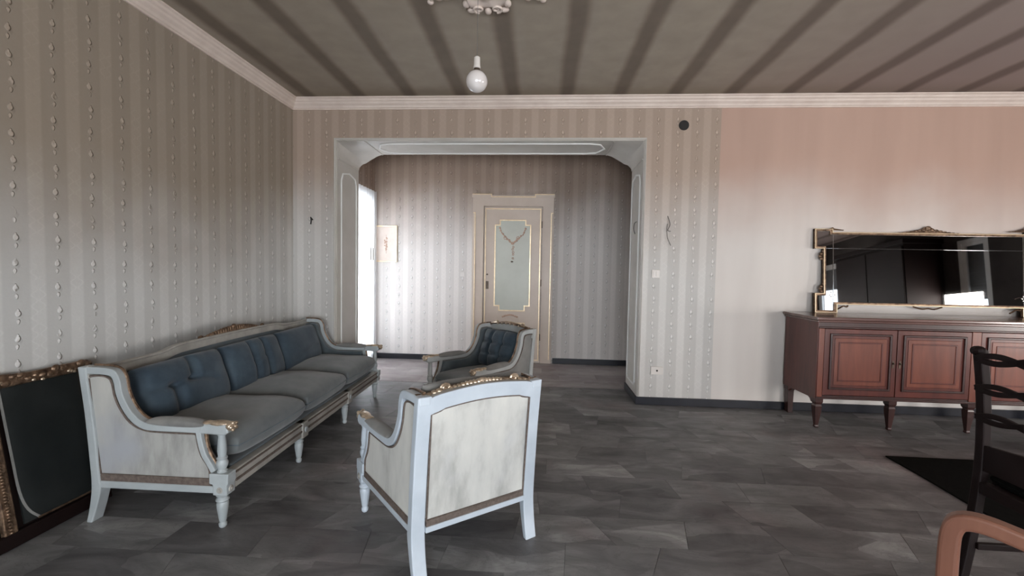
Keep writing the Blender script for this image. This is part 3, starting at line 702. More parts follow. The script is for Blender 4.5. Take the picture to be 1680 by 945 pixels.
# ------------------------------------------------------------------ settee / bergere builder
def build_seat(root, hwid, ds, splay, sofa=False,  dark_side='cloth_white', wood_='lacquer', carve_seed=1):
    """local frame: origin centre of the rear base, +y to the front, x across, z up"""
    RB, BT_ = (0.172, 0.234) if sofa else (0.180, 0.226)
    RT = 0.206 if sofa else 0.204
    rz = [(0.752, 0.0), (0.544, 0.028), (0.279, 0.052), (0.20, 0.050)]
    def rd(z):
        if z >= 0.752: return 0.0
        for (za, da), (zb, db) in zip(rz, rz[1:]):
            if z >= zb: t = (z-zb)/(za-zb); return (db+(da-db)*t)*ds
        return 0.05*ds
    def side(sg):                                   # (d, z, depth-from-outer) -> xyz
        return lambda d, z, k: (sg*(hwid+splay*d*ds-k), d*ds, z)
    back = lambda x, z, k: (x, rd(z)+k, z)
    top = smooth_path([(0.0, 0.752), (0.10, 0.753), (0.165, 0.747), (0.195, 0.728), (0.212, 0.69), (0.220, 0.64), (0.245, 0.58), (0.285, 0.527), (0.335, 0.497), (0.40, 0.492)], 4)+[(0.66, 0.490)]
    pan = smooth_path([(0.045, 0.705), (0.10, 0.712), (0.148, 0.702), (0.166, 0.672), (0.178, 0.615), (0.205, 0.555), (0.255, 0.492), (0.32, 0.460), (0.40, 0.452), (0.585, 0.450)], 4)
    pan += smooth_path([(0.590, 0.440), (0.597, 0.40), (0.615, 0.345), (0.650, 0.290), (0.655, BT_+0.003)], 4)
    pan += [(0.10, BT_+0.003), (0.094, BT_+0.028)]
    for sg in (-1, 1):
        S = side(sg)
        m = MB(); m.ribbon(top, 0.0, 0.034, S, 0, 0.046)
        m.ribbon(smooth_path([(0.592, 0.47), (0.60, 0.42), (0.618, 0.355), (0.645, 0.31), (0.668, 0.27)], 4), 0.022, 0.004, S, 0, 0.046)
        m.poly([(0.07, RB), (0.70, RB), (0.70, RT), (0.07, RT)], S, 0, 0.046)
        fr = m.build('arm_frame', wood_, root, bevel=0.004)
        m = MB(); m.poly([(0.08, RT), (0.66, RT), (0.66, BT_), (0.08, BT_)], S, 0.004, 0.042); m.build('braid_band', 'braid', fr)
        # rear post and sabre leg in one
        o_ = smooth_path([(0.0, 0.752), (0.014, 0.65), (0.028, 0.544), (0.040, 0.42), (0.050, 0.30), (0.056, 0.22), (0.055, 0.15), (0.043, 0.07), (0.026, 0.0)], 3)
        i_ = smooth_path([(0.056, 0.0), (0.076, 0.06), (0.096, 0.13), (0.104, 0.175), (0.098, 0.23), (0.092, 0.30), (0.082, 0.42), (0.068, 0.544), (0.054, 0.65), (0.042, 0.752)], 3)
        m = MB(); m.poly(o_+i_, S, -0.004, 0.054); m.build('rear_leg', wood_, root, bevel=0.005)
        # side panel, its braid, inner upholstery
        m = MB(); m.poly(pan, S, 0.010, 0.030); sp = m.build('side_panel', dark_side, root)
        m = MB(); m.tube([S(d, z, 0.007) for d, z in pan], 0.0045, 6, closed=True); m.build('braid', 'braid', sp, smooth=True)
        ip = [(d, z) for d, z in pan]; m = MB(); m.poly(ip, S, 0.030, 0.072); m.build('inner_side', 'velvet_inner', root, bevel=0.008)
        # gilt moulding along the inner rim of the top edge and the front strip
        m = MB(); m.tube([S(d, z+0.002, 0.040) for d, z in top[2:-1]], 0.007, 8)
        m.build('gilt_moulding', 'gilt_dark', root, smooth=True); m = MB()
        m.tube([S(d, z, 0.028) for d, z in smooth_path([(0.622, 0.455), (0.628, 0.40), (0.648, 0.345), (0.680, 0.29)], 4)], 0.009, 8)
        m.build('front_moulding', 'gilt_dark', root, smooth=True)
        # arm pad
        m = MB(); n = 12
        pad = cushion_mb(0.30*ds, 0.060, 0.050, (), 4, 0.5, 0.35, N=20, Mm=10)
        pad.xf(lambda x, y, z: (sg*(hwid+splay*(x+0.48*ds)-0.024+y), x+0.485*ds, 0.498+z*1.0-(x)*0.02)); pad.build('arm_pad', 'pad', root, smooth=True, autosmooth=False)
        # scroll end
        m = MB(); cx = lambda d: sg*(hwid+splay*d*ds-0.024)
        m.poly([(0.60, 0.455), (0.73, 0.450), (0.752, 0.462), (0.752, 0.490), (0.735, 0.502), (0.62, 0.500)], S, -0.001, 0.050)
        sc = m.build('arm_end', wood_, root, bevel=0.008, seg=3)
        m = MB(); m.ball((cx(0.70), 0.700*ds, 0.500), 0.026, 0.060*ds, 0.016, 12, 7); m.ball((cx(0.748), 0.752*ds, 0.490), 0.028, 0.022, 0.022, 12, 8)
        for k in range(5):
            a = 2*PI*k/5; m.ball((cx(0.75)+0.020*math.cos(a), 0.765*ds, 0.490+0.017*math.sin(a)), 0.010, 0.009, 0.009, 8, 5)
        m.ball((cx(0.75), 0.772*ds, 0.490), 0.009, n=8, m=5); m.ball((cx(0.64), 0.640*ds, 0.502), 0.022, 0.030, 0.010, 10, 6)
        m.build('gilt_scroll', 'gilt', sc, smooth=True)
        # baluster
        m = MB(); bx_, by_ = cx(0.705), 0.705*ds
        m.lathe([(0.020, 0.265), (0.022, 0.275), (0.017, 0.283), (0.024, 0.300), (0.026, 0.312), (0.020, 0.328), (0.0235, 0.336), (0.017, 0.345), (0.020, 0.37), (0.018, 0.41), (0.015, 0.44), (0.019, 0.448), (0.019, 0.456)], (bx_, by_, 0), 16)
        m.build('baluster', wood_, root, smooth=True)
        # corner block, rosette, front leg
        m = MB(); m.poly([(0.676, 0.165), (0.746, 0.165), (0.746, 0.214), (0.752, 0.220), (0.752, 0.268), (0.658, 0.268), (0.658, 0.220), (0.676, 0.214)], S, -0.004, 0.056)
        cb = m.build('corner_block', wood_, root, bevel=0.004)
        m = MB()
        for r_, h_ in ((0.017, 0.003), (0.009, 0.007)): m.lathe([(r_, -h_), (r_*0.8, h_)], (sg*(hwid+splay*0.7*ds+0.004), 0.711*ds, 0.190), 12, 'x')
        m.build('rosette', 'lacquer_old', cb, smooth=True); m = MB()
        m.lathe([(0.017, -0.003), (0.014, 0.004)], (cx(0.705), 0.747*ds, 0.190), 12, 'y'); m.lathe([(0.009, 0.0), (0.006, 0.008)], (cx(0.705), 0.747*ds, 0.190), 12, 'y')
        m.build('rosette', 'lacquer_old', cb, smooth=True)
        legprof = [(0.030, 0.166), (0.026, 0.155), (0.018, 0.150), (0.027, 0.141), (0.029, 0.134), (0.022, 0.126), (0.026, 0.118), (0.025, 0.10), (0.016, 0.035), (0.013, 0.028), (0.018, 0.018), (0.016, 0.006), (0.011, 0.0)]
        m = MB(); m.lathe(legprof, (bx_, by_, 0), 16); m.build('front_leg', wood_, root, smooth=True)
    # back frame
    def crest(x):
        u = abs(x)/hwid
        if sofa:
            s_ = min(1, max(0, (0.62-u)/0.16)); s_ = s_*s_*(3-2*s_); e = min(1, max(0, (u-0.80)/0.2))
            return 0.742+0.022*s_+0.012*e*e+0.006*math.cos(u*PI)
        s_ = min(1, max(0, (0.90-u)/0.9)); return 0.747+0.024*math.sin(s_*PI/2)-0.006*math.exp(-((u-0.86)/0.07)**2)
    N = 60 if sofa else 36; xi = hwid-0.0
    xs = [-xi+2*xi*i/N for i in range(N+1)]
    def crest_in(x):
        if sofa: return crest(x)-0.05
        e = min(1, max(0, (abs(x)/hwid-0.62)/0.08)); return crest(x)-0.064-0.007*e*e*(3-2*e)
    m = MB(); outl = [(x, crest(x)) for x in xs]; inn = [(x, crest_in(x)) for x in xs]
    V = []; Fc = []
    for (xa, za), (xb, zb) in zip(outl, inn):
        V += [back(xa, za, 0), back(xb, zb, 0), back(xb, zb, 0.045), back(xa, za, 0.045)]
    for i in range(N):
        for e in range(4): Fc.append((4*i+e, 4*i+(e+1) % 4, 4*i+4+(e+1) % 4, 4*i+4+e))
    Fc += [(0,1,2,3), (4*N, 4*N+3, 4*N+2, 4*N+1)]; m.add(V, Fc)
    m.build('crest_rail', wood_ if not sofa else 'lacquer_old', root, bevel=0.003)
    m = MB(); m.poly([(-hwid+0.05, RB), (hwid-0.05, RB), (hwid-0.05, RT), (-hwid+0.05, RT)], back, 0, 0.045); rr2 = m.build('rear_rail', wood_, root, bevel=0.003)
    m = MB(); m.poly([(-hwid+0.054, RT), (hwid-0.054, RT), (hwid-0.054, BT_), (-hwid+0.054, BT_)], back, 0.004, 0.04); m.build('braid_band', 'braid', rr2)
    pxs = hwid-0.055; xs2 = [-pxs+2*pxs*i/N for i in range(N+1)]
    zb_ = BT_+0.003; po = [(-pxs, zb_), (pxs, zb_)]+[(x, crest_in(x)-0.002) for x in reversed(xs2)]
    m = MB(); V = []; Fc = []                      # gridded so that it follows the raked posts
    K = 6
    for k in range(K+1):
        for x in xs2:
            z = zb_+(crest_in(x)-0.002-zb_)*k/K; V.append(back(x, z, 0.010))
    for k in range(K):
        for i in range(N): a = k*(N+1)+i; Fc.append((a, a+1, a+N+2, a+N+1))
    m.add(V, Fc)
    # give it thickness
    V2 = [(x, y+0.018, z) for x, y, z in V]; m.add(V2, [f[::-1] for f in Fc])
    bp = m.build('back_panel', 'cloth_white', root)
    m = MB(); m.tube([back(x, z, 0.007) for x, z in po], 0.0048, 6, closed=True); m.build('braid', 'braid', bp, smooth=True)
    # padded inner back
    m = MB(); V = []; Fc = []; K = 8; NN = N
    for k in range(K+1):
        for i in range(NN+1):
            x = -pxs+2*pxs*i/NN; z = 0.24+(crest_in(x)+0.006-0.24)*k/K
            bul = 0.035*math.sin(PI*min(1, max(0, k/K)))**0.5*min(1, (1-abs(x)/pxs)*12)**0.5
            V.append(back(x, z, 0.034+bul))
    for k in range(K):
        for i in range(NN): a = k*(NN+1)+i; Fc.append((a, a+1, a+NN+2, a+NN+1))
    m.add(V, Fc); m.build('inner_back', 'velvet_inner', root, smooth=True, autosmooth=False)
    # gilt moulding along the crest front edge + top cap
    m = MB(); m.tube([back(x, crest(x)+0.001, 0.046) for x in xs], 0.009, 8); m.build('crest_moulding', 'gilt_dark' if not sofa else 'lacquer_old', root, smooth=True)
    m = MB(); V = []
    for x in xs: V += [back(x, crest(x)+0.0006, 0.004), back(x, crest(x)+0.004, 0.02), back(x, crest(x)+0.0006, 0.044)]
    m.add(V, [(3*i+e, 3*i+3+e, 3*i+4+e, 3*i+1+e) for i in range(N) for e in (0, 1)]); m.build('crest_cap', 'lacquer_old', root, smooth=True)
    # carved crest
    rg_ = random.Random(carve_seed); m = MB(); span = 0.30 if sofa else 0.145; hgt = 0.040 if sofa else 0.009
    K = 26 if sofa else 17
    for i in range(K):
        u = -1+2*i/(K-1); x = u*span; e = (1-u*u)
        hz = crest(x)+hgt*e*0.5
        m.ball(back(x, hz, 0.034), span/K*1.25, 0.014, 0.008+hgt*e*0.55, 8, 6)
        if i % 3 == 1 and not sofa: m.ball(back(x, crest(x)-0.004, 0.050), 0.012, 0.008, 0.010, 8, 5)
    m.ball(back(0, crest(0)+hgt*1.0, 0.034), 0.026, 0.014, 0.018 if sofa else 0.010, 10, 6)
    for s in (-1, 1):
        pts = [back(s*(span+0.02+0.022*(1-q/12*0.7)*math.cos(q*0.75)), crest(s*span)+0.006+0.016*(1-q/12*0.7)*math.sin(q*0.75), 0.040) for q in range(12)]
        m.tube(pts, 0.006, 6)
        if not sofa: m.tube([back(s*(0.155+0.012*q), crest(s*(0.155+0.012*q))+0.004, 0.048) for q in range(9)], [0.009-0.0007*q for q in range(9)], 6)
    m.build('carved_crest', 'gilt' if not sofa else 'gilt_dark', root, smooth=True)
    if not sofa:   # small corner leaves on the crest ends
        for s in (-1, 1):
            m = MB()
            for q in range(4): m.ball(back(s*(hwid-0.03-0.022*q), crest(s*(hwid-0.03-0.022*q))+0.004, 0.035), 0.014, 0.016, 0.008, 8, 5)
            m.build('corner_leaf', 'gilt', root, smooth=True)
    # front rail and seat deck
    fx = hwid+splay*0.7*ds-0.062
    m = MB(); m.box(-fx, fx, 0.695*ds, 0.742*ds, 0.172, 0.262); frl = m.build('front_rail', wood_ if not sofa else 'lacquer_old', root, bevel=0.006)
    m = MB(); m.box(-fx, fx, 0.742*ds, 0.748*ds, 0.205, 0.216); m.box(-fx, fx, 0.742*ds, 0.748*ds, 0.246, 0.254); m.build('rail_groove', 'braid', frl)
    m = MB(); m.box(-hwid+0.075, hwid-0.075, 0.075*ds, 0.695*ds, 0.20, 0.268); m.build('seat_deck', 'velvet_inner', root, bevel=0.01)
    if sofa:
        for s in (-1, 1):
            X_ = s*0.350; m = MB(); m.box(X_-0.034, X_+0.034, 0.69*ds, 0.752*ds, 0.165, 0.262); cb = m.build('leg_block', 'lacquer_old', root, bevel=0.004)
            m = MB(); m.lathe([(0.018, 0), (0.014, 0.006)], (X_, 0.753*ds, 0.215), 12, 'y'); m.build('rosette', wood_, cb, smooth=True)
            m = MB(); m.lathe(legprof, (X_, 0.705*ds, 0), 16); m.build('front_leg', wood_, root, smooth=True)
    return rd

# ---- sofa against the left wall
SC = 2.932; SX = -2.204; HL = 1.045; SR = 0.034
sofa = empty('sofa', 'long pale blue-grey lacquered sofa with blue cushions along the left wall', 'sofa', (SX, SC, 0), -PI/2+SR)
build_seat(sofa, HL, 0.978, 0.03, True, 'cloth_dim', wood_='lacquer_sofa', carve_seed=5)
cw = (2*HL-0.15)/3
def sw(lx, ly, z): c, s_ = math.cos(-PI/2+SR), math.sin(-PI/2+SR); return (SX+lx*c-ly*s_, SC+lx*s_+ly*c, z)
# local: y_local -> world +X ; x_local -> world -Y
for i in range(3):
    xc = (i-1)*cw
    r = empty('seat_cushion', ['grey-blue seat cushion of the sofa, farthest of three, beside the opening', 'grey-blue seat cushion in the middle of the sofa', 'grey-blue seat cushion of the sofa nearest the viewer, with frayed corner'][i], 'cushion', sw(xc, 0.405, 0.362), -PI/2+SR+[0.0, 0.01, -0.03][i], 'seat cushions on the long sofa')
    fo = [(-0.5, -0.6, 0.5, -0.5, 0.10, 0.25), (0.2, 0.4, 0.8, 0.8, 0.12, 0.2)]
    cushion_mb(cw*0.975, 0.655, 0.205, fo, 9, 0.26, 0.34, 0.06, i+3).build('cover', 'velvet_grey', r, smooth=True, autosmooth=False)
    piping_mb(cw*0.975+.004, 0.659, 0.004, -0.0).build('piping', 'velvet_inner', r, smooth=True)
FO = [[(-0.35, -0.9, -0.30, 0.9, 0.55, 0.08), (0.25, -0.95, 0.32, 0.2, 0.5, 0.08), (-0.3, 0.1, 0.3, -0.1, 0.15, 0.08)],
      [(-0.25, -0.95, -0.30, 0.95, 0.5, 0.07), (0.25, -0.9, 0.22, 0.9, 0.45, 0.07), (-0.28, 0.15, 0.25, 0.0, 0.12, 0.08)],
      [(-0.1, 0.9, -0.05, 0.15, 0.5, 0.09), (0.42, 0.1, 0.40, -0.9, 0.45, 0.09), (-0.05, 0.15, 0.42, 0.1, 0.40, 0.08), (0.42, 0.1, 0.95, 0.15, 0.3, 0.07), (-0.05, 0.15, -0.5, -0.1, 0.22, 0.08)]]
if True:
    for i in range(3):
        xc = (i-1)*cw*0.99+[0.01, -0.02, -0.03][i]
        r = empty('back_cushion', ['plain dark blue velvet back cushion at the far end of the sofa', 'dark blue pleated velvet back cushion in the middle of the sofa', 'dark blue tufted velvet back cushion at the near end of the sofa'][i], 'cushion', sw(xc, 0.165, 0.56), 0, 'blue back cushions on the long sofa', rot=(math.radians(72), 0, PI/2+SR))
        # local x -> world +Y, local y -> up (leaning back), local z -> world +X
        f_ = FO[i] if i else [(-0.6, -0.3, 0.6, -0.5, 0.10, 0.12)]
        f_ = [(-a, b_, -c, d, e, g) for a, b_, c, d, e, g in f_]
        cushion_mb(cw*0.93, 0.315, 0.155, f_, 6, 0.34, 0.22, 0.05, i+9, 48, 36).build('cover', 'velvet_blue', r, smooth=True, autosmooth=False)

# ---- the two armchairs
def armchair(x, y, th, label, grp, seed, cush, wd_='lacquer', sd='cloth_white'):
    r = empty('armchair', label, 'armchair', (x, y, 0), th, grp)
    build_seat(r, 0.292, 0.93, 0.085, False, sd, wd_, carve_seed=seed)
    c, s = math.cos(th), math.sin(th)
    W = lambda a, b_, z: (x+a*c-b_*s, y+a*s+b_*c, z)
    q = empty('seat_cushion', 'grey-blue seat cushion in the %s armchair' % cush, 'cushion', W(0, 0.375, 0.338), th, 'armchair seat cushions')
    cushion_mb(0.475, 0.585, 0.145, [(-0.5, 0.2, 0.5, 0.5, 0.08, 0.2)], 9, 0.30, 0.30, 0.03, seed).build('cover', 'velvet_grey', q, smooth=True, autosmooth=False)
    piping_mb(0.477, 0.587, 0.004).build('piping', 'velvet_inner', q, smooth=True)
    return W
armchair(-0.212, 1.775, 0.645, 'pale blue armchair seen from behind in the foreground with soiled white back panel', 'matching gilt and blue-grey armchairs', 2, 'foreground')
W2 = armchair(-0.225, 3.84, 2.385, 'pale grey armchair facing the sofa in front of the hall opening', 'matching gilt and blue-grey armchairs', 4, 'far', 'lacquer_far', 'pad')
tq = math.radians(72)
W1 = lambda a, b_, z: (-0.212+a*math.cos(0.645)-b_*math.sin(0.645), 1.775+a*math.sin(0.645)+b_*math.cos(0.645), z)
q = empty('back_cushion', 'dusty grey-green back cushion peeking over the crest of the foreground armchair', 'cushion', W1(0.0, 0.150, 0.606), 0, None, rot=(tq, 0, 0.645+PI))
cushion_mb(0.50, 0.36, 0.13, [(-0.1, 0.9, 0.1, 0.5, 0.3, 0.15)], 4, 0.4, 0.25, 0.08, 5, 40, 30).build('cover', 'pad', q, smooth=True, autosmooth=False)
q = empty('back_cushion', 'crumpled blue tufted cushion standing in the far armchair', 'cushion', W2(0.0, 0.165, 0.555), 0, None, rot=(tq, 0, 2.385+PI))
cushion_mb(0.42, 0.33, 0.15, [(-0.35, -0.95, -0.30, 0.95, 0.35, 0.07), (0.35, -0.95, 0.30, 0.95, 0.35, 0.07), (-0.95, 0.3, 0.95, 0.28, 0.3, 0.08), (-0.95, -0.35, 0.95, -0.35, 0.3, 0.08)], 5, 0.4, 0.25, 0.08, 3, 44, 36).build('cover', 'velvet_blue', q, smooth=True, autosmooth=False)

# ---- dark framed mirror panel leaning on the left wall
lean = math.atan2(0.125, 0.74)
mp = empty('leaning_panel', 'dark panel in a carved gilt frame leaning against the left wall', 'mirror', (-2.262, 1.55, 0.0), 0, None, rot=(0, -lean, 0))
# local: x out of the wall, y along the wall, z up ; panel from y -.75 .. +.56
fnp = lambda u, v, d: (d, u, v)
m = MB(); m.box(-0.03, -0.005, -0.75, 0.56, 0.012, 0.735); m.build('backing', 'dark_wood', mp)
m = MB(); m.box(-0.005, 0.004, 0.19, 0.53, 0.075, 0.69); m.build('dark_glass', 'darkboard', mp)
m = MB(); m.box(-0.005, 0.004, -0.72, 0.10, 0.075, 0.69); m.build('dark_glass', 'darkboard', mp)
m = MB(); m.poly([(-0.75, 0.0), (0.56, 0.0), (0.56, 0.065), (-0.75, 0.065)], fnp, -0.005, 0.022); m.build('bottom_rail', 'dark_wood', mp, bevel=0.008)
m = MB(); m.poly([(-0.75, 0.69), (0.56, 0.69), (0.56, 0.745), (0.3, 0.74), (0.05, 0.765), (-0.2, 0.745), (-0.75, 0.745)], fnp, -0.005, 0.026); tr_ = m.build('top_rail', 'gilt_dark', mp, bevel=0.008)
m = MB()
for i in range(44):
    yy = -0.72+1.27*i/43; rr_ = rng.uniform(0.010, 0.024); m.ball((0.026, yy, 0.715+rng.uniform(-0.014, 0.02)), 0.010, rr_, rr_*0.8, 8, 5)
m.build('carving', 'gilt_dark', tr_, smooth=True)
m = MB()
for i in range(11): m.ball((0.036, rng.uniform(0.0, 0.5), 0.70+rng.uniform(-0.01, 0.03)), 0.006, 0.009, 0.007, 8, 5)
m.build('gilt_boss', 'gilt', tr_, smooth=True)
m = MB(); m.poly([(0.105, 0.06), (0.155, 0.06), (0.155, 0.70), (0.105, 0.70)], fnp, -0.005, 0.020); mid = m.build('middle_stile', 'gilt_dark', mp, bevel=0.006)
m = MB()
for i in range(46): m.ball((0.021, 0.128, 0.07+0.62*i/45), 0.007, 0.009, 0.0065, 8, 5)
m.build('bead_row', 'gilt_dark', mid, smooth=True)
m = MB(); m.ribbon(smooth_path([(0.183, 0.69), (0.186, 0.40), (0.19, 0.22), (0.21, 0.13), (0.245, 0.078)], 4), 0.0045, 0.0045, fnp, 0.004, 0.007); m.build('bevel_strip', 'shutter', mp)
m = MB(); m.tube([(0.008, 0.24, 0.076), (0.008, 0.53, 0.076)], 0.005, 6); m.poly([(0.525, 0.06), (0.56, 0.06), (0.56, 0.70), (0.525, 0.70)], fnp, -0.005, 0.022); m.build('end_stile', 'gilt_dark', mp, smooth=True)

# ------------------------------------------------------------------ sideboard
sb = empty('sideboard', 'long red mahogany sideboard with panelled doors against the back wall', 'sideboard', (3.47, 0, 0))
SL = 1.20; Y0, Y1 = 3.62, 4.075
m = MB(); m.box(-SL-0.035, SL+0.035, Y0-0.035, Y1+0.005, 0.890, 0.915); m.box(-SL-0.022, SL+0.022, Y0-0.022, Y1, 0.872, 0.890); m.build('top', 'mahogany_top', sb, bevel=0.006)
m = MB(); m.box(-SL, SL, Y0+0.02, Y1, 0.245, 0.872); m.box(-SL, SL, Y0, Y0+0.02, 0.825, 0.872); m.box(-SL, SL, Y0, Y0+0.02, 0.245, 0.275)
m.build('body', 'mahogany_dark', sb, bevel=0.003)
m = MB(); m.box(-SL-0.006, -SL, Y0+0.0, Y1, 0.245, 0.872); m.build('side_panel', 'mahogany', sb)
m = MB(); m.box(SL, SL+0.006, Y0, Y1, 0.245, 0.872); m.build('side_panel', 'mahogany', sb)
m = MB(); m.box(-SL, SL, Y0-0.012, Y0, 0.245, 0.262); m.box(-SL, SL, Y0-0.010, Y0, 0.822, 0.836); m.build('moulding', 'mahogany_dark', sb, bevel=0.004)
# stiles
for x, wd_ in ((-SL+0.022, 0.022), (0.0, 0.034), (SL-0.022, 0.022)):
    m = MB(); m.box(x-wd_, x+wd_, Y0-0.008, Y0+0.02, 0.262, 0.822); m.build('stile', 'mahogany_light', sb, bevel=0.004)
fs = lambda u, v, d: (u, Y0-d, v)
def sdoor(xa, xb, knob):
    m = MB(); m.box(xa+0.003, xb-0.003, Y0-0.006, Y0+0.02, 0.279, 0.819); d = m.build('door', 'mahogany', sb, bevel=0.003)
    a, b_, c, e = xa+0.052, xb-0.052, 0.335, 0.775
    cc = 0.03
    m = MB(); m.ribbon([(a, c), (b_, c), (b_, e), (a, e)], 0.009, 0.009, fs, 0.004, 0.018, closed=True); m.build('door_moulding', 'mahogany_dark', d, bevel=0.005)
    m = MB(); m.box(a+0.03, b_-0.03, Y0-0.010, Y0-0.004, c+0.03, e-0.03); m.build('raised_field', 'mahogany_light', d, bevel=0.004)
    m = MB(); m.ribbon([(a+0.065, c+0.065), (b_-0.065, c+0.065), (b_-0.065, e-0.065), (a+0.065, e-0.065)], 0.006, 0.006, fs, 0.009, 0.014, closed=True); m.build('inlay', 'mahogany', d, bevel=0.002)
    m = MB(); kx = xa+0.026 if knob < 0 else xb-0.026
    m.box(kx-0.007, kx+0.007, Y0-0.009, Y0-0.005, 0.515, 0.575); m.ball((kx, Y0-0.016, 0.552), 0.008, n=8, m=6); m.build('keyhole_plate', 'brass_dark', d)
e0 = -SL+0.044; mid_ = -0.034; h_ = (e0+mid_)/2
sdoor(e0, h_, 1); sdoor(h_, mid_, -1); sdoor(0.034, -h_, 1); sdoor(-h_, -e0, -1)
for x in (-SL+0.03, -0.60, 0.0, 0.60, SL-0.03):
    m = MB(); V = []; pr = [(0.032, 0.262), (0.031, 0.215), (0.022, 0.195), (0.027, 0.18), (0.024, 0.13), (0.013, 0.02), (0.016, 0.008), (0.012, 0.0)]
    for r_, z in pr: V += [(x-r_, Y0+0.03-r_, z), (x+r_, Y0+0.03-r_, z), (x+r_, Y0+0.03+r_, z), (x-r_, Y0+0.03+r_, z)]
    m.add(V, [(4*i+k, 4*i+(k+1) % 4, 4*i+4+(k+1) % 4, 4*i+4+k) for i in range(len(pr)-1) for k in range(4)]+[(0,1,2,3), (4*len(pr)-4, 4*len(pr)-1, 4*len(pr)-2, 4*len(pr)-3)])
    m.build('leg', 'mahogany_dark', sb, bevel=0.003)
for x in (-SL+0.03, SL-0.03):
    m = MB(); m.poly([(-0.032, 0.262), (-0.032, 0.21), (-0.026, 0.20), (-0.020, 0.0), (0.020, 0.0), (0.026, 0.20), (0.032, 0.21), (0.032, 0.262)], lambda u, v, d: (x+u, Y1-0.035+d, v), -0.03, 0.03); m.build('leg', 'mahogany_dark', sb, bevel=0.003)
    m = MB(); sx = x-0.03 if x < 0 else x+0.03-0.02
    m.poly([(Y0+0.06, 0.246), (Y0+0.06, 0.205), (Y0+0.075, 0.228), (Y0+0.10, 0.240), (Y1-0.13, 0.240), (Y1-0.10, 0.228), (Y1-0.066, 0.205), (Y1-0.066, 0.246)], lambda u, v, d: (sx+d, u, v), 0, 0.02); m.build('side_bracket', 'mahogany', sb)

# ------------------------------------------------------------------ mirror on the sideboard
mt = math.atan2(0.055, 0.75)
mr = empty('wall_mirror', 'wide gilt framed mirror with stepped corners leaning on the sideboard', 'mirror', (3.44, 4.028, 0.9155), 0, None, rot=(-mt, 0, 0))
HWm, TP = 0.965, 0.755
def mirror_outline(o_=0.0):
    a = HWm+o_; b_ = HWm-0.075+o_; e = 0.780+0; 
    lo = [(-a, 0-o_), (-a+0.19+2*o_, 0-o_), (-a+0.19+2*o_, 0.075-o_), (a-0.19-2*o_, 0.075-o_), (a-0.19-2*o_, 0-o_), (a, 0-o_)]
    up = [(a, 0.175+o_), (b_, 0.175+o_), (b_, TP-0.18-o_), (a, TP-0.18-o_), (a, TP+o_), (a-0.155-2*o_, TP+o_), (a-0.155-2*o_, TP-0.03+o_), (-a+0.155+2*o_, TP-0.03+o_), (-a+0.155+2*o_, TP+o_), (-a, TP+o_), (-a, TP-0.18-o_), (-b_, TP-0.18-o_), (-b_, 0.175+o_), (-a, 0.175+o_)]
    return lo+up
fm = lambda u, v, d: (u, -d, v)
ol = mirror_outline(0.0)
m = MB(); m.poly(ol, fm, -0.012, -0.002); m.build('backing', 'dark_wood', mr)
m = MB(); m.poly(mirror_outline(-0.008), fm, 0.000, 0.003); gl = m.build('mirror_glass', 'mirror', mr)
m = MB(); m.ribbon(ol, 0.022, 0.0, fm, -0.012, 0.016, closed=True); fr = m.build('frame', 'gilt_dark', mr, bevel=0.004)
m = MB(); m.ribbon(ol, 0.007, 0.0, fm, 0.016, 0.022, closed=True); m.build('bright_fillet', 'gilt_line', fr, bevel=0.002)
m = MB(); m.ribbon([(-HWm+0.02, TP-0.175), (HWm-0.02, TP-0.175)], 0.0016, 0.0016, fm, 0.003, 0.006)
m.ribbon([(-HWm+0.165, 0.08), (-HWm+0.165, TP-0.03)], 0.002, 0.002, fm, 0.003, 0.006); m.ribbon([(HWm-0.165, 0.08), (HWm-0.165, TP-0.03)], 0.002, 0.002, fm, 0.003, 0.006)
m.build('glass_joint', 'mirror_line', gl)
m = MB()
for c0 in (-HWm+0.155, HWm-0.155):
    for k in range(6):
        a = 2*PI*k/6; m.ball((c0+0.022*math.cos(a), -0.004, 0.16+0.022*math.sin(a)), 0.012, 0.0015, 0.008, 8, 4)
    m.tube([(c0-0.09, -0.004, 0.155), (c0-0.05, -0.004, 0.17), (c0-0.02, -0.004, 0.16)], 0.002, 5)
m.build('etched_flower', 'mirror_line', gl, smooth=True)
def carve(cx, w_, h_, z0, flip=1, name='carved_crest'):
    m = MB(); pts = smooth_path([(-w_, 0), (-w_*0.7, h_*0.12), (-w_*0.42, h_*0.30), (-w_*0.25, h_*0.45), (-w_*0.13, h_*0.8), (0, h_), (w_*0.13, h_*0.8), (w_*0.25, h_*0.45), (w_*0.42, h_*0.30), (w_*0.7, h_*0.12), (w_, 0)], 3)
    m.poly(pts, lambda u, v, d: (cx+u, -d, z0+flip*v), 0.0, 0.014)
    for i in range(15):
        u = -0.9+1.8*i/14; e = (1-abs(u))**1.3; m.ball((cx+u*w_, -0.016, z0+flip*h_*e*0.6), w_/14, 0.008, max(0.005, h_*0.28*e), 8, 5)
    m.ball((cx, -0.018, z0+flip*h_*0.8), w_*0.09, 0.010, h_*0.26, 10, 6)
    m.build(name, 'gilt_dark', mr, smooth=True)
carve(0, 0.27, 0.062, TP-0.032); carve(-HWm+0.15, 0.10, 0.024, TP-0.012); carve(HWm-0.13, 0.17, 0.05, TP-0.012)
for s in (-1, 1):
    m = MB()
    for z0, n_ in ((0.17, 4), (TP-0.29, 4)):
        for k in range(n_): m.ball((s*(HWm-0.068+0.018*math.sin(k*1.1+0.5)), -0.008, z0+0.02+k*0.022), 0.016, 0.010, 0.014, 8, 5)
    m.build('side_carving', 'gilt_dark', mr, smooth=True)
m = MB()
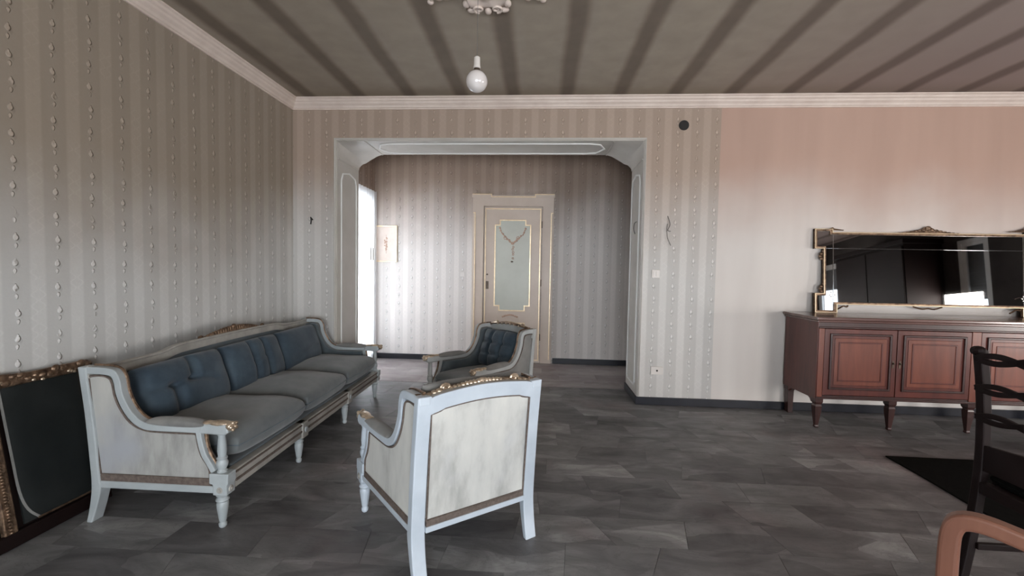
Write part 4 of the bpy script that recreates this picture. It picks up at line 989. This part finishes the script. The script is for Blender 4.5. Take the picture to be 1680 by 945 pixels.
for c0 in (-HWm+0.24, HWm-0.24): m.tube(smooth_path([(c0-0.045, -0.004, 0.03), (c0-0.02, -0.006, 0.045), (c0+0.01, -0.006, 0.062), (c0+0.04, -0.004, 0.055), (c0+0.05, -0.004, 0.07)], 3), 0.007, 6)
m.tube(smooth_path([(-0.12, -0.004, 0.07), (-0.05, -0.006, 0.05), (0, -0.006, 0.058), (0.05, -0.006, 0.05), (0.12, -0.004, 0.07)], 3), 0.007, 6)
m.build('bottom_carving', 'gilt_dark', mr, smooth=True)

# ------------------------------------------------------------------ rug
m = MB(); N = 24
pts = [(2.36, -0.5), (4.9, -0.5), (4.9, 3.06), (3.1, 3.085), (2.42, 3.092), (2.41, 2.8), (2.38, 2.4)]
m.poly(pts, lambda u, v, d: (u, v, d), 0.0, 0.010)
tag(m.build('rug', 'black', bevel=0.004), 'dark black rug on the marble floor at the right under the dining chair', 'rug')

# ------------------------------------------------------------------ ladder-back chair (faces +X)
ch = empty('dining_chair', 'dark walnut ladder-back dining chair with pierced slats at the right edge', 'chair', (1.760, 1.58, 0.012))
HWc = 0.225
def post(y_, s):
    m = MB(); pf = smooth_path([(-0.055, 0.0), (-0.025, 0.20), (-0.004, 0.42), (0.0, 0.60), (-0.012, 0.80), (-0.032, 0.955)], 4)
    m.ribbon(pf, 0.017, 0.017, lambda u, v, d: (u+0.02, y_+d, v), -0.017, 0.017)
    m.ball((-0.015, y_+s*0.004, 0.95), 0.022, 0.030, 0.020, 10, 6)
    m.build('rear_leg', 'dark_wood', ch, bevel=0.006)
for s in (-1, 1): post(s*HWc, s)
def slat(z0, hh_, thick):
    m = MB(); n = 40; y0_, y1_ = -HWc, HWc
    for ph in (0, PI):
        pts = []
        for i in range(n+1):
            t = i/n; y_ = y0_+(y1_-y0_)*t; arch = 0.012*math.sin(PI*t)
            a = (t*3.0*2*PI)/2
            pts.append((y_, z0+arch+hh_*math.sin(a+ph)*(1 if 0.0 < t < 1.0 else 0)))
        m.ribbon(pts, thick, thick, lambda u, v, d: (d-0.006-0.07*max(0, v-0.6), u, v), -0.007, 0.007)
    m.build('pierced_slat', 'dark_wood', ch, bevel=0.003, smooth=False)
slat(0.922, 0.014, 0.011); slat(0.805, 0.013, 0.010); slat(0.690, 0.013, 0.010)
m = MB(); m.poly([(-HWc, 0.475), (HWc, 0.475), (HWc, 0.575), (0, 0.60), (-HWc, 0.575)], lambda u, v, d: (d, u, v), 0.008, 0.026); m.build('lower_rail', 'dark_wood', ch, bevel=0.004)
m = MB(); m.box(0.03, 0.44, -0.20, 0.20, 0.385, 0.425); m.box(0.00, 0.04, -0.21, 0.21, 0.385, 0.430); m.box(0.06, 0.42, -0.225, -0.200, 0.385, 0.435); m.box(0.06, 0.42, 0.200, 0.225, 0.385, 0.435); m.build('seat_frame', 'dark_wood', ch, bevel=0.004)
c_ = cushion_mb(0.40, 0.44, 0.09, (), 8, 0.3, 0.4, N=20, Mm=20); c_.xf(lambda x, y, z: (x+0.235, y, z+0.448)); c_.build('seat', 'black', ch, smooth=True, autosmooth=False)
for s in (-1, 1):
    m = MB(); m.poly([(0.395, 0.43), (0.44, 0.43), (0.435, 0.25), (0.43, 0.0), (0.405, 0.0), (0.40, 0.25)], lambda u, v, d: (u, s*0.205+d, v), -0.02, 0.02); m.build('front_leg', 'dark_wood', ch, bevel=0.006)
    m = MB(); m.box(0.0, 0.41, s*0.205-0.009, s*0.205+0.009, 0.16, 0.185); m.build('stretcher', 'dark_wood', ch, bevel=0.003)

# ------------------------------------------------------------------ tan armchair whose arm enters at lower right
th = math.radians(-45)   # local +y (front) points to the far left
ax = Vector((0.70, -0.72)); 
ac = empty('carver_chair', 'reddish tan wooden armchair, only its rounded front arm visible at lower right', 'chair', (1.045, 1.125, 0.0), 0)
# local frame built directly: e1 = along the arm to the back, e2 = across to the other arm (toward the viewer)
e1 = Vector((0.69, -0.724, 0)); e2 = Vector((-0.724, -0.69, 0))
def L(a, b_, z): p = e1*a+e2*b_; return (p.x, p.y, z)
for b_ in (0.0, 0.50):
    f_ = lambda u, v, d, b_=b_: L(u, b_+d, v)
    m = MB()
    arm = smooth_path([(0.0, 0.30), (0.0, 0.45), (0.0, 0.555), (0.004, 0.620), (0.020, 0.648), (0.060, 0.656), (0.12, 0.648), (0.20, 0.636), (0.32, 0.630), (0.42, 0.645), (0.47, 0.67)], 4)
    m.ribbon(arm, 0.020, 0.020, f_, -0.021, 0.021); m.build('arm', 'tan_wood', ac, bevel=0.012, seg=3)
    m = MB(); m.poly([(-0.022, 0.0), (0.012, 0.0), (0.024, 0.30), (0.024, 0.40), (-0.024, 0.40), (-0.022, 0.30)], f_, -0.022, 0.022); m.build('front_leg', 'tan_wood', ac, bevel=0.006)
    m = MB(); m.ribbon(smooth_path([(0.52, 0.0), (0.475, 0.2), (0.46, 0.42), (0.475, 0.62), (0.50, 0.80)], 4), 0.02, 0.02, f_, -0.02, 0.02); m.build('rear_leg', 'tan_wood', ac, bevel=0.006)
    m = MB(); m.poly([(0.0, 0.38), (0.46, 0.38), (0.46, 0.44), (0.0, 0.44)], f_, -0.012, 0.012); m.build('side_rail', 'tan_wood', ac, bevel=0.004)
for a, z0, z1 in ((0.0, 0.38, 0.44), (0.46, 0.38, 0.44)):
    m = MB(); m.poly([(0.02, z0), (0.48, z0), (0.48, z1), (0.02, z1)], lambda u, v, d, a=a: L(a+d, u, v), -0.012, 0.012); m.build('rail', 'tan_wood', ac, bevel=0.004)
for z in (0.56, 0.68, 0.79):
    m = MB(); m.poly([(0.0, z-0.02), (0.50, z-0.02), (0.50, z+0.02), (0.25, z+0.035), (0.0, z+0.02)], lambda u, v, d, z=z: L(0.468+(z-0.56)*0.13+d, u, v), -0.008, 0.008); m.build('slat', 'tan_wood', ac, bevel=0.004)
c_ = cushion_mb(0.43, 0.47, 0.08, (), 8, 0.3, 0.4, N=20, Mm=20); c_.xf(lambda x, y, z: L(x+0.225, y+0.25, z+0.455)); c_.build('seat', 'black', ac, smooth=True, autosmooth=False)
